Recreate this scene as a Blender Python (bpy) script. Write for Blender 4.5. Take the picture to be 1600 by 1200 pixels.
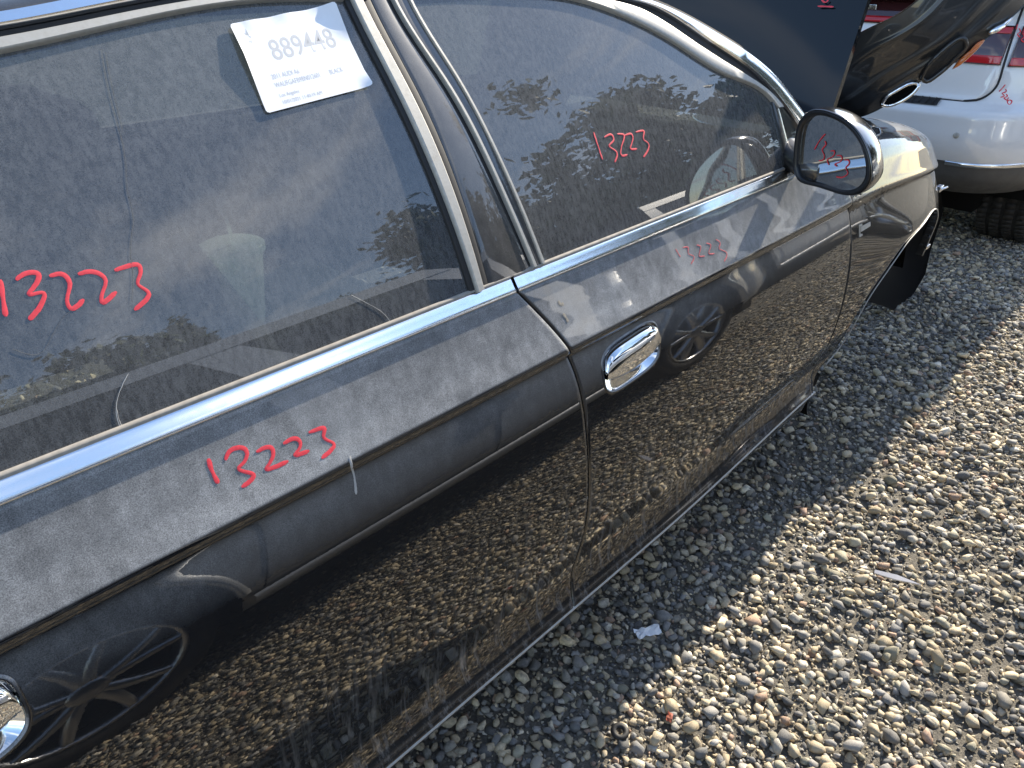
import bpy, bmesh, math, random
import numpy as np
from mathutils import Vector, Matrix

random.seed(7)
RNG = np.random.default_rng(7)
for o in list(bpy.data.objects):
    bpy.data.objects.remove(o)
SC = bpy.context.scene
COL = SC.collection

# ------------------------------------------------------------------ camera, sky, sun, exposure
F_PX, W_PX, H_PX = 1170.0, 1600.0, 1200.0
PITCH, YAW = math.radians(30.06), math.radians(43.76)
CAM = np.array([0.0, -1.562, 1.383])
_h = np.array([math.cos(YAW), math.sin(YAW), 0.0])
_up = np.array([0, 0, 1.0])
C_R = np.array([math.sin(YAW), -math.cos(YAW), 0.0])
C_F = math.cos(PITCH) * _h - math.sin(PITCH) * _up
C_U = math.cos(PITCH) * _up + math.sin(PITCH) * _h
cd = bpy.data.cameras.new('camera')
cd.lens = 36 * F_PX / W_PX
cd.sensor_width = 36
cd.clip_start = 0.02
cd.clip_end = 2000
cam = bpy.data.objects.new('camera', cd)
COL.objects.link(cam)
M = Matrix.Identity(4)
for i in range(3):
    M[i][0], M[i][1], M[i][2], M[i][3] = C_R[i], C_U[i], -C_F[i], CAM[i]
cam.matrix_world = M
SC.camera = cam

TO_SUN = Vector((1.75, 0.18, 1.0)).normalized()
SUN_EL = math.asin(TO_SUN.z)
SUN_AZ = math.atan2(TO_SUN.x, TO_SUN.y)      # clockwise from +Y
world = bpy.data.worlds.new('World')
SC.world = world
world.use_nodes = True
wn, wl = world.node_tree.nodes, world.node_tree.links
wn.clear()
w_out = wn.new('ShaderNodeOutputWorld')
w_bg = wn.new('ShaderNodeBackground')
w_sky = wn.new('ShaderNodeTexSky')
w_sky.sky_type = 'NISHITA'
w_sky.sun_disc = False
w_sky.sun_elevation = SUN_EL
w_sky.sun_rotation = SUN_AZ
w_sky.air_density = 1.0
w_sky.dust_density = 0.3
w_sky.ozone_density = 1.4
w_bg.inputs['Strength'].default_value = 0.15
# thin high clouds over the whole sky
w_tc = wn.new('ShaderNodeTexCoord')
w_sep = wn.new('ShaderNodeSeparateXYZ')
wl.new(w_tc.outputs['Generated'], w_sep.inputs[0])
w_add = wn.new('ShaderNodeMath'); w_add.operation = 'ADD'; w_add.inputs[1].default_value = 0.12
wl.new(w_sep.outputs['Z'], w_add.inputs[0])
w_mx = wn.new('ShaderNodeMath'); w_mx.operation = 'MAXIMUM'; w_mx.inputs[1].default_value = 0.03
wl.new(w_add.outputs[0], w_mx.inputs[0])
w_comb = wn.new('ShaderNodeCombineXYZ')
for ax in 'XY':
    dv = wn.new('ShaderNodeMath'); dv.operation = 'DIVIDE'
    wl.new(w_sep.outputs[ax], dv.inputs[0]); wl.new(w_mx.outputs[0], dv.inputs[1])
    wl.new(dv.outputs[0], w_comb.inputs[ax])
w_map = wn.new('ShaderNodeMapping')
w_map.inputs['Scale'].default_value = (1.3, 0.55, 1)
w_map.inputs['Rotation'].default_value = (0, 0, math.radians(35))
wl.new(w_comb.outputs[0], w_map.inputs[0])
w_noi = wn.new('ShaderNodeTexNoise')
w_noi.inputs['Scale'].default_value = 1.6
w_noi.inputs['Detail'].default_value = 9
w_noi.inputs['Roughness'].default_value = 0.62
w_noi.inputs['Distortion'].default_value = 0.5
wl.new(w_map.outputs[0], w_noi.inputs['Vector'])
w_rmp = wn.new('ShaderNodeValToRGB')
w_rmp.color_ramp.elements[0].position = 0.50
w_rmp.color_ramp.elements[1].position = 0.76
wl.new(w_noi.outputs['Fac'], w_rmp.inputs[0])
w_mix = wn.new('ShaderNodeMix'); w_mix.data_type = 'RGBA'
wl.new(w_rmp.outputs[0], w_mix.inputs['Factor'])
wl.new(w_sky.outputs[0], w_mix.inputs['A'])
w_mix.inputs['B'].default_value = (6.5, 6.7, 7.2, 1)
wl.new(w_mix.outputs['Result'], w_bg.inputs['Color'])
wl.new(w_bg.outputs[0], w_out.inputs['Surface'])

sd = bpy.data.lights.new('sun', 'SUN')
sd.energy = 5.0
sd.angle = math.radians(0.53)
sd.color = (1.0, 0.90, 0.74)
sun = bpy.data.objects.new('sun', sd)
COL.objects.link(sun)
sun.location = (8, 0, 8)
sun.rotation_euler = TO_SUN.to_track_quat('Z', 'Y').to_euler()

SC.view_settings.view_transform = 'Standard'
SC.view_settings.look = 'None'
SC.view_settings.exposure = 1.2
SC.view_settings.gamma = 1.0
SC.view_settings.use_curve_mapping = False
SC.cycles.max_bounces = 10
SC.cycles.transparent_max_bounces = 12
SC.cycles.caustics_reflective = False
SC.cycles.caustics_refractive = False


# ------------------------------------------------------------------ helpers
def ray(u, v):
    return C_R * (u - W_PX / 2) / F_PX + C_U * (H_PX / 2 - v) / F_PX + C_F


def at_y(u, v, y):
    d = ray(u, v); return CAM + d * ((y - CAM[1]) / d[1])


def at_x(u, v, x):
    d = ray(u, v); return CAM + d * ((x - CAM[0]) / d[0])


def at_z(u, v, z):
    d = ray(u, v); return CAM + d * ((z - CAM[2]) / d[2])


def tag(o, label=None, cat=None, group=None, kind=None):
    if label: o['label'] = label
    if cat: o['category'] = cat
    if group: o['group'] = group
    if kind: o['kind'] = kind
    return o


def empty(name, loc=(0, 0, 0), rz=0.0):
    o = bpy.data.objects.new(name, None)
    o.location = loc
    o.rotation_euler = (0, 0, rz)
    o.empty_display_size = 0.2
    COL.objects.link(o)
    return o


def mesh_obj(name, verts, faces, mat, parent=None, smooth=True, world_xf=None):
    me = bpy.data.meshes.new(name)
    me.from_pydata([tuple(map(float, v)) for v in verts], [], [tuple(f) for f in faces])
    if mat is not None:
        for m in (mat if isinstance(mat, (list, tuple)) else [mat]):
            me.materials.append(m)
    me.validate()
    if smooth:
        me.shade_smooth()
    o = bpy.data.objects.new(name, me)
    COL.objects.link(o)
    if parent is not None:
        o.parent = parent
    return o


def grid_faces(nu, nv, off=0, wrap_u=False):
    f = []
    for i in range(nu if wrap_u else nu - 1):
        i2 = (i + 1) % nu
        for j in range(nv - 1):
            f.append((off + i * nv + j, off + i2 * nv + j, off + i2 * nv + j + 1, off + i * nv + j + 1))
    return f


class MB:
    """collects shapes of one part"""
    def __init__(s):
        s.v, s.f = [], []

    def add(s, verts, faces):
        o = len(s.v)
        s.v.extend([tuple(map(float, p)) for p in verts])
        s.f.extend([tuple(o + i for i in f) for f in faces])
        return s

    def grid(s, P, wrap_u=False):
        P = np.asarray(P, float)
        return s.add(P.reshape(-1, 3), grid_faces(P.shape[0], P.shape[1], 0, wrap_u))

    def box(s, lo, hi, bev=0.0):
        bm = bmesh.new()
        bmesh.ops.create_cube(bm, size=1)
        for v in bm.verts:
            v.co = Vector([(lo[i] + hi[i]) / 2 + v.co[i] * (hi[i] - lo[i]) for i in range(3)])
        if bev:
            bmesh.ops.bevel(bm, geom=list(bm.edges), offset=bev, segments=3, affect='EDGES', profile=0.6)
        bm.verts.index_update()
        s.add([v.co for v in bm.verts], [[v.index for v in f.verts] for f in bm.faces])
        bm.free()
        return s

    def tube(s, pts, r, n=10, caps=True):
        pts = [np.asarray(p, float) for p in pts]
        rs = r if hasattr(r, '__len__') else [r] * len(pts)
        rings = []
        prev = None
        for i, p in enumerate(pts):
            t = pts[min(i + 1, len(pts) - 1)] - pts[max(i - 1, 0)]
            t = t / (np.linalg.norm(t) + 1e-12)
            a = prev if prev is not None else (np.array([0, 0, 1.0]) if abs(t[2]) < 0.9 else np.array([1.0, 0, 0]))
            b = np.cross(t, a); b /= np.linalg.norm(b) + 1e-12
            a = np.cross(b, t); prev = a
            rings.append([p + rs[i] * (math.cos(2 * math.pi * k / n) * a + math.sin(2 * math.pi * k / n) * b) for k in range(n)])
        o = len(s.v)
        for rg in rings: s.v.extend([tuple(q) for q in rg])
        for i in range(len(pts) - 1):
            for k in range(n):
                k2 = (k + 1) % n
                s.f.append((o + i * n + k, o + i * n + k2, o + (i + 1) * n + k2, o + (i + 1) * n + k))
        if caps:
            s.f.append(tuple(o + k for k in reversed(range(n))))
            s.f.append(tuple(o + (len(pts) - 1) * n + k for k in range(n)))
        return s

    def lathe(s, prof, axis_o, axis='Y', n=40):
        """prof: list of (r, h) along axis"""
        P = []
        for k in range(n):
            a = 2 * math.pi * k / n
            row = []
            for r, h in prof:
                c, q = r * math.cos(a), r * math.sin(a)
                if axis == 'Y': row.append((axis_o[0] + c, axis_o[1] + h, axis_o[2] + q))
                elif axis == 'Z': row.append((axis_o[0] + c, axis_o[1] + q, axis_o[2] + h))
                else: row.append((axis_o[0] + h, axis_o[1] + c, axis_o[2] + q))
            P.append(row)
        return s.grid(P, wrap_u=True)

    def build(s, name, mat, parent=None, smooth=True, angle=None):
        o = mesh_obj(name, s.v, s.f, mat, parent, smooth)
        if angle is not None and smooth:
            bm = bmesh.new(); bm.from_mesh(o.data)
            bmesh.ops.recalc_face_normals(bm, faces=bm.faces)
            for e in bm.edges:
                if len(e.link_faces) == 2 and e.calc_face_angle(0) > math.radians(angle):
                    e.smooth = False
            bm.to_mesh(o.data); bm.free()
        return o


def spline(xs, ys):
    """natural cubic spline"""
    xs, ys = np.asarray(xs, float), np.asarray(ys, float)
    n = len(xs); h = np.diff(xs)
    A = np.eye(n); r = np.zeros(n)
    for i in range(1, n - 1):
        A[i, i - 1], A[i, i], A[i, i + 1] = h[i - 1], 2 * (h[i - 1] + h[i]), h[i]
        r[i] = 6 * ((ys[i + 1] - ys[i]) / h[i] - (ys[i] - ys[i - 1]) / h[i - 1])
    m = np.linalg.solve(A, r)

    def ev(x):
        x = np.asarray(x, float)
        i = np.clip(np.searchsorted(xs, x) - 1, 0, n - 2)
        a, b = xs[i + 1] - x, x - xs[i]
        return (m[i] * a ** 3 + m[i + 1] * b ** 3) / (6 * h[i]) + (ys[i] / h[i] - m[i] * h[i] / 6) * a + (ys[i + 1] / h[i] - m[i + 1] * h[i] / 6) * b
    return ev


def pspline(pts, n):
    """smooth curve through points, n samples, even in arc length"""
    pts = np.asarray(pts, float)
    t = np.concatenate([[0], np.cumsum(np.linalg.norm(np.diff(pts, axis=0), axis=1))])
    fs = [spline(t, pts[:, i]) for i in range(pts.shape[1])]
    tt = np.linspace(0, t[-1], n)
    return np.stack([f(tt) for f in fs], -1)


def sstep(a, b, x):
    t = np.clip((np.asarray(x, float) - a) / (b - a), 0, 1)
    return t * t * (3 - 2 * t)


# ------------------------------------------------------------------ materials
class N:
    def __init__(s, name):
        s.m = bpy.data.materials.new(name)
        s.m.use_nodes = True
        s.t = s.m.node_tree
        s.n, s.l = s.t.nodes, s.t.links
        s.p = s.n['Principled BSDF']
        s.out = s.n['Material Output']

    def new(s, k, **kw):
        n = s.n.new(k)
        for a, b in kw.items(): setattr(n, a, b)
        return n

    def set(s, **kw):
        for a, b in kw.items():
            s.p.inputs[a.replace('_', ' ')].default_value = b
        return s

    def coord(s, kind='Object', scale=(1, 1, 1)):
        tc = s.new('ShaderNodeTexCoord'); mp = s.new('ShaderNodeMapping')
        mp.inputs['Scale'].default_value = scale
        s.l.new(tc.outputs[kind], mp.inputs[0])
        return mp.outputs[0]

    def noise(s, vec, scale, detail=4, rough=0.55, out='Fac'):
        n = s.new('ShaderNodeTexNoise')
        n.inputs['Scale'].default_value = scale; n.inputs['Detail'].default_value = detail; n.inputs['Roughness'].default_value = rough
        s.l.new(vec, n.inputs['Vector'])
        return n.outputs[out]

    def ramp(s, fac, stops):
        r = s.new('ShaderNodeValToRGB')
        e = r.color_ramp.elements
        while len(e) < len(stops): e.new(0.5)
        for el, (p, c) in zip(e, stops):
            el.position = p
            el.color = c if hasattr(c, '__len__') else (c, c, c, 1)
        s.l.new(fac, r.inputs[0])
        return r.outputs[0]

    def math(s, op, a, b=None, clamp=False):
        m = s.new('ShaderNodeMath', operation=op, use_clamp=clamp)
        for i, q in enumerate((a, b)):
            if q is None: continue
            if isinstance(q, (int, float)): m.inputs[i].default_value = q
            else: s.l.new(q, m.inputs[i])
        return m.outputs[0]

    def mixc(s, fac, a, b):
        m = s.new('ShaderNodeMix', data_type='RGBA')
        for k, q in (('Factor', fac), ('A', a), ('B', b)):
            if isinstance(q, (int, float)): m.inputs[k].default_value = q
            elif isinstance(q, tuple): m.inputs[k].default_value = q
            else: s.l.new(q, m.inputs[k])
        return m.outputs['Result']

    def bump(s, h, strength, dist=0.01):
        b = s.new('ShaderNodeBump')
        b.inputs['Strength'].default_value = strength; b.inputs['Distance'].default_value = dist
        s.l.new(h, b.inputs['Height'])
        s.l.new(b.outputs[0], s.p.inputs['Normal'])
        return s


def simple(name, col, rough=0.5, metal=0.0, coat=0.0, spec=0.5, noise=0.0, nscale=30, bump=0.0):
    q = N(name)
    q.set(Base_Color=(*col, 1), Roughness=rough, Metallic=metal)
    q.p.inputs['Coat Weight'].default_value = coat
    q.p.inputs['Coat Roughness'].default_value = 0.04
    q.p.inputs['Specular IOR Level'].default_value = spec
    if noise or bump:
        f = q.noise(q.coord(), nscale, 6, 0.6)
        if noise:
            a = tuple(c * (1 - noise) for c in col) + (1,); b = tuple(min(1, c * (1 + noise)) for c in col) + (1,)
            q.l.new(q.ramp(f, [(0.3, a), (0.7, b)]), q.p.inputs['Base Color'])
            q.l.new(q.ramp(f, [(0.3, min(1, rough * 1.2)), (0.7, rough * 0.85)]), q.p.inputs['Roughness'])
        if bump: q.bump(f, bump, 0.004)
    return q.m


def dust_mask(q, zfac, amount_lo, amount_hi, streak=0.5, runs=0.0):
    """settled dust: more on the shoulder facing the sky than on the flank, fine specks and run-off streaks"""
    co = q.coord('Object')
    geo = q.new('ShaderNodeNewGeometry')
    sp = q.new('ShaderNodeSeparateXYZ'); q.l.new(geo.outputs['Normal'], sp.inputs[0])
    up = q.new('ShaderNodeMapRange'); up.clamp = True
    q.l.new(sp.outputs['Z'], up.inputs[0])
    up.inputs[1].default_value = zfac[0]; up.inputs[2].default_value = zfac[1]
    up.inputs[3].default_value = amount_lo; up.inputs[4].default_value = amount_hi
    fine = q.noise(co, 800, 3, 0.75)
    mid = q.noise(co, 34, 5, 0.6)
    big = q.noise(co, 5, 3, 0.5)
    tc = q.coord('Object', (60, 60, 7))
    st = q.noise(tc, 1.0, 3, 0.6)
    a = q.math('MULTIPLY', q.ramp(fine, [(0.36, 0.5), (0.66, 1.35)]), q.ramp(mid, [(0.3, 0.75), (0.7, 1.2)]))
    b = q.math('MULTIPLY', q.ramp(st, [(0.35, 1 - streak), (0.65, 1.0 + 0.4 * streak)]), q.ramp(big, [(0.3, 0.8), (0.7, 1.15)]))
    m = q.math('MULTIPLY', a, b)
    m = q.math('MULTIPLY', m, up.outputs[0], clamp=True)
    if not runs: return m
    sh = q.new('ShaderNodeMapRange'); sh.clamp = True
    for i, v in ((1, .55), (2, .70), (3, 0.05), (4, 1.0)): sh.inputs[i].default_value = v
    s3 = q.new('ShaderNodeSeparateXYZ'); q.l.new(co, s3.inputs[0]); q.l.new(s3.outputs['Z'], sh.inputs[0])
    m = q.math('MULTIPLY', m, sh.outputs[0], clamp=True)
    sz = q.new('ShaderNodeSeparateXYZ'); q.l.new(co, sz.inputs[0])
    low = q.new('ShaderNodeMapRange'); low.clamp = True
    q.l.new(sz.outputs['Z'], low.inputs[0])
    for i, v in ((1, .62), (2, .34), (3, 0.0), (4, 1.0)): low.inputs[i].default_value = v
    rn = q.noise(q.coord('Object', (75, 75, 1.6)), 1.0, 5, 0.72)
    rl = q.ramp(rn, [(0.52, 0.0), (0.74, 1.0)])
    m2 = q.math('MULTIPLY', q.math('MULTIPLY', rl, low.outputs[0]), runs)
    return q.math('ADD', m, m2, clamp=True)


def paint_material(name, base, flake, dust_col, lo, hi, streak=0.5, zr=(0.22, 0.42), runs=0.0, ior=1.7, spec=0.35):
    q = N(name)
    co = q.coord('Object')
    q.set(Roughness=0.38, Metallic=flake)
    q.p.inputs['Base Color'].default_value = (*base, 1)
    q.p.inputs['Coat Weight'].default_value = 1.0
    q.p.inputs['Coat Roughness'].default_value = 0.0
    q.p.inputs['Coat IOR'].default_value = ior
    q.p.inputs['Specular IOR Level'].default_value = spec
    d = q.new('ShaderNodeBsdfDiffuse')
    dn = q.noise(co, 60, 4, 0.6)
    q.l.new(q.ramp(dn, [(0.3, (dust_col[0] * .85, dust_col[1] * .85, dust_col[2] * .85, 1)), (0.7, (*dust_col, 1))]), d.inputs[0])
    mx = q.new('ShaderNodeMixShader')
    q.l.new(dust_mask(q, zr, lo, hi, streak, runs), mx.inputs[0])
    q.l.new(q.p.outputs[0], mx.inputs[1]); q.l.new(d.outputs[0], mx.inputs[2])
    q.l.new(mx.outputs[0], q.out.inputs[0])
    # orange peel
    b = q.new('ShaderNodeBump'); b.inputs['Strength'].default_value = 0.012; b.inputs['Distance'].default_value = 0.0006
    q.l.new(q.noise(co, 260, 2, 0.5), b.inputs['Height'])
    q.l.new(b.outputs[0], q.p.inputs['Coat Normal'])
    return q.m


def glass_material(name, tint, dust_lo, dust_col, rough=0.0, streak=0.35):
    q = N(name)
    q.n.remove(q.p)
    co = q.coord('Object')
    tr = q.new('ShaderNodeBsdfTransparent'); tr.inputs[0].default_value = (*tint, 1)
    gl = q.new('ShaderNodeBsdfGlossy'); gl.inputs['Roughness'].default_value = rough
    fr = q.new('ShaderNodeFresnel'); fr.inputs['IOR'].default_value = 2.0
    m1 = q.new('ShaderNodeMixShader')
    q.l.new(fr.outputs[0], m1.inputs[0]); q.l.new(tr.outputs[0], m1.inputs[1]); q.l.new(gl.outputs[0], m1.inputs[2])
    df = q.new('ShaderNodeBsdfDiffuse'); df.inputs[0].default_value = (*dust_col, 1)
    fine = q.noise(co, 760, 3, 0.75)
    mid = q.noise(co, 7, 4, 0.6)
    st = q.noise(q.coord('Object', (150, 150, 9)), 1.0, 5, 0.7)
    a = q.math('MULTIPLY', q.ramp(fine, [(0.36, 0.70), (0.68, 1.40)]), q.ramp(mid, [(0.3, 0.82), (0.7, 1.12)]))
    a = q.math('MULTIPLY', a, q.ramp(st, [(0.35, 1 - streak), (0.65, 1 + 0.5 * streak)]))
    a = q.math('MULTIPLY', a, dust_lo, clamp=True)
    m2 = q.new('ShaderNodeMixShader')
    q.l.new(a, m2.inputs[0]); q.l.new(m1.outputs[0], m2.inputs[1]); q.l.new(df.outputs[0], m2.inputs[2])
    q.l.new(m2.outputs[0], q.out.inputs[0])
    return q.m


MT = {}
MT['paint'] = paint_material('black_metallic_paint', (0.007, 0.0075, 0.009), 0.10, (0.47, 0.475, 0.48), 0.008, 0.70, 0.16, runs=0.36, ior=1.75, spec=0.12)
MT['fender_paint'] = paint_material('black_metallic_fender', (0.012, 0.0125, 0.014), 0.0, (0.50, 0.48, 0.45), 0.008, 0.05, 0.2, ior=1.5, spec=0.04)
MT['glass'] = glass_material('tinted_dusty_glass', (0.17, 0.19, 0.19), 0.19, (0.48, 0.49, 0.50))
MT['glass_front'] = glass_material('dusty_front_glass', (0.14, 0.16, 0.16), 0.195, (0.48, 0.485, 0.49))
MT['windscreen'] = glass_material('windscreen_glass', (0.55, 0.60, 0.58), 0.06, (0.5, 0.48, 0.45))
MT['gloss_black'] = paint_material('gloss_black_pillar', (0.008, 0.008, 0.009), 0.0, (0.46, 0.44, 0.42), 0.06, 0.17, 0.3, (0.2, 0.6))
MT['chrome'] = simple('chrome_trim', (0.93, 0.94, 0.95), 0.16, 1.0, noise=0.04, nscale=80)
MT['chrome_handle'] = simple('chrome_handle', (0.80, 0.81, 0.82), 0.045, 1.0)
MT['satin'] = simple('satin_frame', (0.42, 0.405, 0.37), 0.50, 0.25, noise=0.10, nscale=120)
MT['seal'] = simple('rubber_seal', (0.012, 0.012, 0.013), 0.62)
MT['seal_dusty'] = simple('dusty_rubber', (0.30, 0.275, 0.24), 0.9, noise=0.15, nscale=90)
MT['dark'] = simple('dark_plastic', (0.014, 0.014, 0.015), 0.7, noise=0.3, nscale=25, bump=0.1)
MT['underbody'] = simple('underbody', (0.007, 0.007, 0.007), 0.95, spec=0.1)
MT['interior'] = simple('cabin_fabric', (0.020, 0.020, 0.022), 0.9, noise=0.2, nscale=60)
MT['leather'] = simple('seat_leather', (0.035, 0.033, 0.031), 0.55, noise=0.2, nscale=50, bump=0.1)
MT['red'] = simple('red_paint_marker', (0.80, 0.055, 0.075), 0.6, noise=0.12, nscale=300)
MT['paper'] = simple('sticker_paper', (0.80, 0.82, 0.86), 0.55, noise=0.03, nscale=40)
MT['ink'] = simple('faded_grey_ink', (0.50, 0.51, 0.53), 0.7)
q = N('cup_plastic')
q.set(Base_Color=(0.84, 0.92, 0.90, 1), Roughness=0.3)
tl = q.new('ShaderNodeBsdfTranslucent'); tl.inputs[0].default_value = (.90, .97, .95, 1)
mx = q.new('ShaderNodeMixShader'); mx.inputs[0].default_value = .72
q.l.new(q.p.outputs[0], mx.inputs[1]); q.l.new(tl.outputs[0], mx.inputs[2]); q.l.new(mx.outputs[0], q.out.inputs[0])
MT['cup'] = q.m
MT['mirror'] = simple('mirror_glass', (0.62, 0.65, 0.66), 0.02, 1.0)
MT['mirror_cap'] = simple('mirror_cap', (0.10, 0.10, 0.105), 0.16, 0.9, coat=1.0)
MT['bezel'] = simple('mirror_bezel', (0.012, 0.013, 0.015), 0.32)

# ------------------------------------------------------------------ the black sedan: surfaces
TZ = [.272, .277, .283, .294, .308, .334, .354, .378, .41, .46, .52, .58, .64, .685, .725, .765, .797, .810]
TT = [-62, -30, 4, 36, 22, 14, 0, -8, -9, -5, 0, 3.5, 7.5, 9.5, 12, 15, 17, 14]
_z = np.linspace(.272, .810, 1400)
_th = np.radians(np.interp(_z, TZ, TT))
_k = np.hanning(41); _k /= _k.sum()
_thp = np.concatenate([np.full(20, _th[0]), _th, np.full(20, _th[-1])])
_th = np.convolve(_thp, _k, 'valid')
_d = -np.concatenate([[0], np.cumsum(np.tan((_th[1:] + _th[:-1]) / 2) * np.diff(_z))])
_d += .927 - np.interp(.52, _z, _d)
D_UC = float(_d[-1])
_uz = np.array([.810, .8125, .815, .818, .821, .827, .833, .838, .845, .86, .90, .942])
_ud = D_UC + np.array([0, -.0004, .002, .0068, .0088, .0094, .0082, .0058, .0025, -.0050, -.0225, -.040])
PZ = np.concatenate([_z, _uz[1:]]); PD = np.concatenate([_d, _ud[1:]])
D_BELT = float(PD[-1])


def g_d(z):
    t = (np.asarray(z, float) - .955) / (1.385 - .955)
    return (D_BELT - .006) - .247 * t + .020 * 4 * t * (1 - t)


def prof(z):
    z = np.asarray(z, float)
    return np.where(z <= .942, np.interp(z, PZ, PD), g_d(z))


def tap(x):
    t = np.clip((np.asarray(x, float) - 1.9) / .8, 0, None)
    return .004 * t ** 2 + .016 * t ** 6 + .003 * ((np.asarray(x, float) - .8)) ** 2


def kick(x, z):
    return .034 * sstep(1.1, 1.9, x) * (1 - sstep(.27, .46, z))


def side(x, z, e=0.0):
    """point on the car's right flank / side glass surface; e = offset outwards"""
    x = np.asarray(x, float); z = np.asarray(z, float)
    d = prof(z) - tap(x)
    eps = 1.5e-3
    s = (prof(z + eps) - prof(z - eps)) / (2 * eps)
    nn = np.sqrt(1 + s * s)
    return np.stack([x + 0 * d, -(d + e / nn), z + kick(x, z) - e * s / nn], -1)


def hit(u, v, e=0.0):
    """pixel -> (x, z) on the side surface"""
    d = ray(u, v); t = np.arange(.3, 8, .0008)
    P = CAM + t[:, None] * d
    m = np.where(-P[:, 1] <= prof(P[:, 2]) - np.minimum(tap(P[:, 0]), .03) + e)[0]
    p = P[m[0]]
    return float(p[0]), float(p[2])


def hits(pts, e=0.0):
    return np.array([hit(u, v, e) for u, v in pts])


def rolled(P, inward=.018, out=.0012):
    """pad a grid with a rolled edge going into the body (+Y)"""
    P = np.asarray(P, float)

    def ring(P, dy, do):
        Q = np.pad(P, ((1, 1), (1, 1), (0, 0)), mode='edge')
        Q[0, 1:-1] += (P[0] - P[1]) / (np.linalg.norm(P[0] - P[1], axis=-1, keepdims=True) + 1e-9) * do
        Q[-1, 1:-1] += (P[-1] - P[-2]) / (np.linalg.norm(P[-1] - P[-2], axis=-1, keepdims=True) + 1e-9) * do
        Q[1:-1, 0] += (P[:, 0] - P[:, 1]) / (np.linalg.norm(P[:, 0] - P[:, 1], axis=-1, keepdims=True) + 1e-9) * do
        Q[1:-1, -1] += (P[:, -1] - P[:, -2]) / (np.linalg.norm(P[:, -1] - P[:, -2], axis=-1, keepdims=True) + 1e-9) * do
        for a, b, c, d2 in ((0, 0, 1, 1), (0, -1, 1, -2), (-1, 0, -2, 1), (-1, -1, -2, -2)):
            Q[a, b] = (Q[a, d2] + Q[c, b]) / 2
        Q[0, :, 1] += dy; Q[-1, :, 1] += dy
        Q[1:-1, 0, 1] += dy; Q[1:-1, -1, 1] += dy
        return Q
    return ring(ring(P, .0016, out), inward, 0.0004)


car = empty('black_sedan', (0.8, 0, 0))
tag(car, 'dusty black four door sedan with red numbers, open hood and missing front wheel', 'car')
CAR_OFF = np.array([0.8, 0, 0])


def cpart(mb, name, mat, parent=None, angle=None):
    """build a part of the sedan given in world coordinates"""
    v = np.asarray(mb.v) - CAR_OFF
    m2 = MB(); m2.v = [tuple(p) for p in v]; m2.f = mb.f
    return m2.build(name, mat, parent or car, True, angle)


# shut lines (z -> x)
B_PX = [(811, 458), (850, 498), (888, 548), (905, 600), (915, 700), (913, 800), (900, 870), (887, 948)]
bh = hits(B_PX)
b_shut = spline([.20, .283, .37, .50, .62, .755, .825, .89, .942], [.808, .828, .850, .862, .861, .855, .836, .797, .758])
f_shut = spline([.20, .30, .40, .55, .72, .85, .942], [1.835, 1.868, 1.915, 1.955, 1.972, 1.950, 1.900])
r_shut = spline([.20, .30, .42, .55, .65, .75, .942], [.015, .005, -.05, -.15, -.26, -.37, -.47])
GAP = .0026
ROWS = np.unique(np.concatenate([np.linspace(.272, .292, 7), np.linspace(.292, .37, 14), np.linspace(.37, .80, 60),
                                 np.linspace(.80, .812, 5), np.linspace(.812, .842, 16), np.linspace(.842, .9385, 14)]))

# handles: centre (x, z), half sizes
HX, HZ, HA, HB = 1.004, .754, .085, .043


HE = 3.7


def door(name, xl, xr, ncol, hx):
    P = np.zeros((ncol, len(ROWS), 3))
    u = np.linspace(0, 1, ncol)
    for j, z in enumerate(ROWS):
        x = (xl(z) + GAP) * (1 - u) + (xr(z) - GAP) * u
        P[:, j] = side(x, np.full_like(x, z))
    R = rolled(P)
    nu, nv = R.shape[:2]
    V = R.reshape(-1, 3)
    F = grid_faces(nu, nv)
    dx, dz = V[:, 0] - hx, V[:, 2] - HZ - .06 * (V[:, 0] - hx)
    r = (np.abs(dx / HA) ** HE + np.abs(dz / HB) ** HE) ** (1 / HE)
    m = (r > .82) & (r < 1)
    k = 1 / np.maximum(r, 1e-6)
    V = V.copy()
    V[m, 0] = hx + dx[m] * k[m]; V[m, 2] = HZ + dz[m] * k[m] + .06 * dx[m] * k[m]
    V[m, 1] = side(V[m, 0], V[m, 2])[:, 1]
    F = [f for f in F if not any(r[i] <= .82 for i in f)]
    mb = MB().add(V, F)
    return cpart(mb, name, MT['paint'])


front_door = door('front_door', b_shut, f_shut, 190, HX)
REAR_HX = hit(47, 1105)[0] - HA * 1.03
rear_door = door('rear_door', r_shut, b_shut, 190, REAR_HX)


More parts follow.
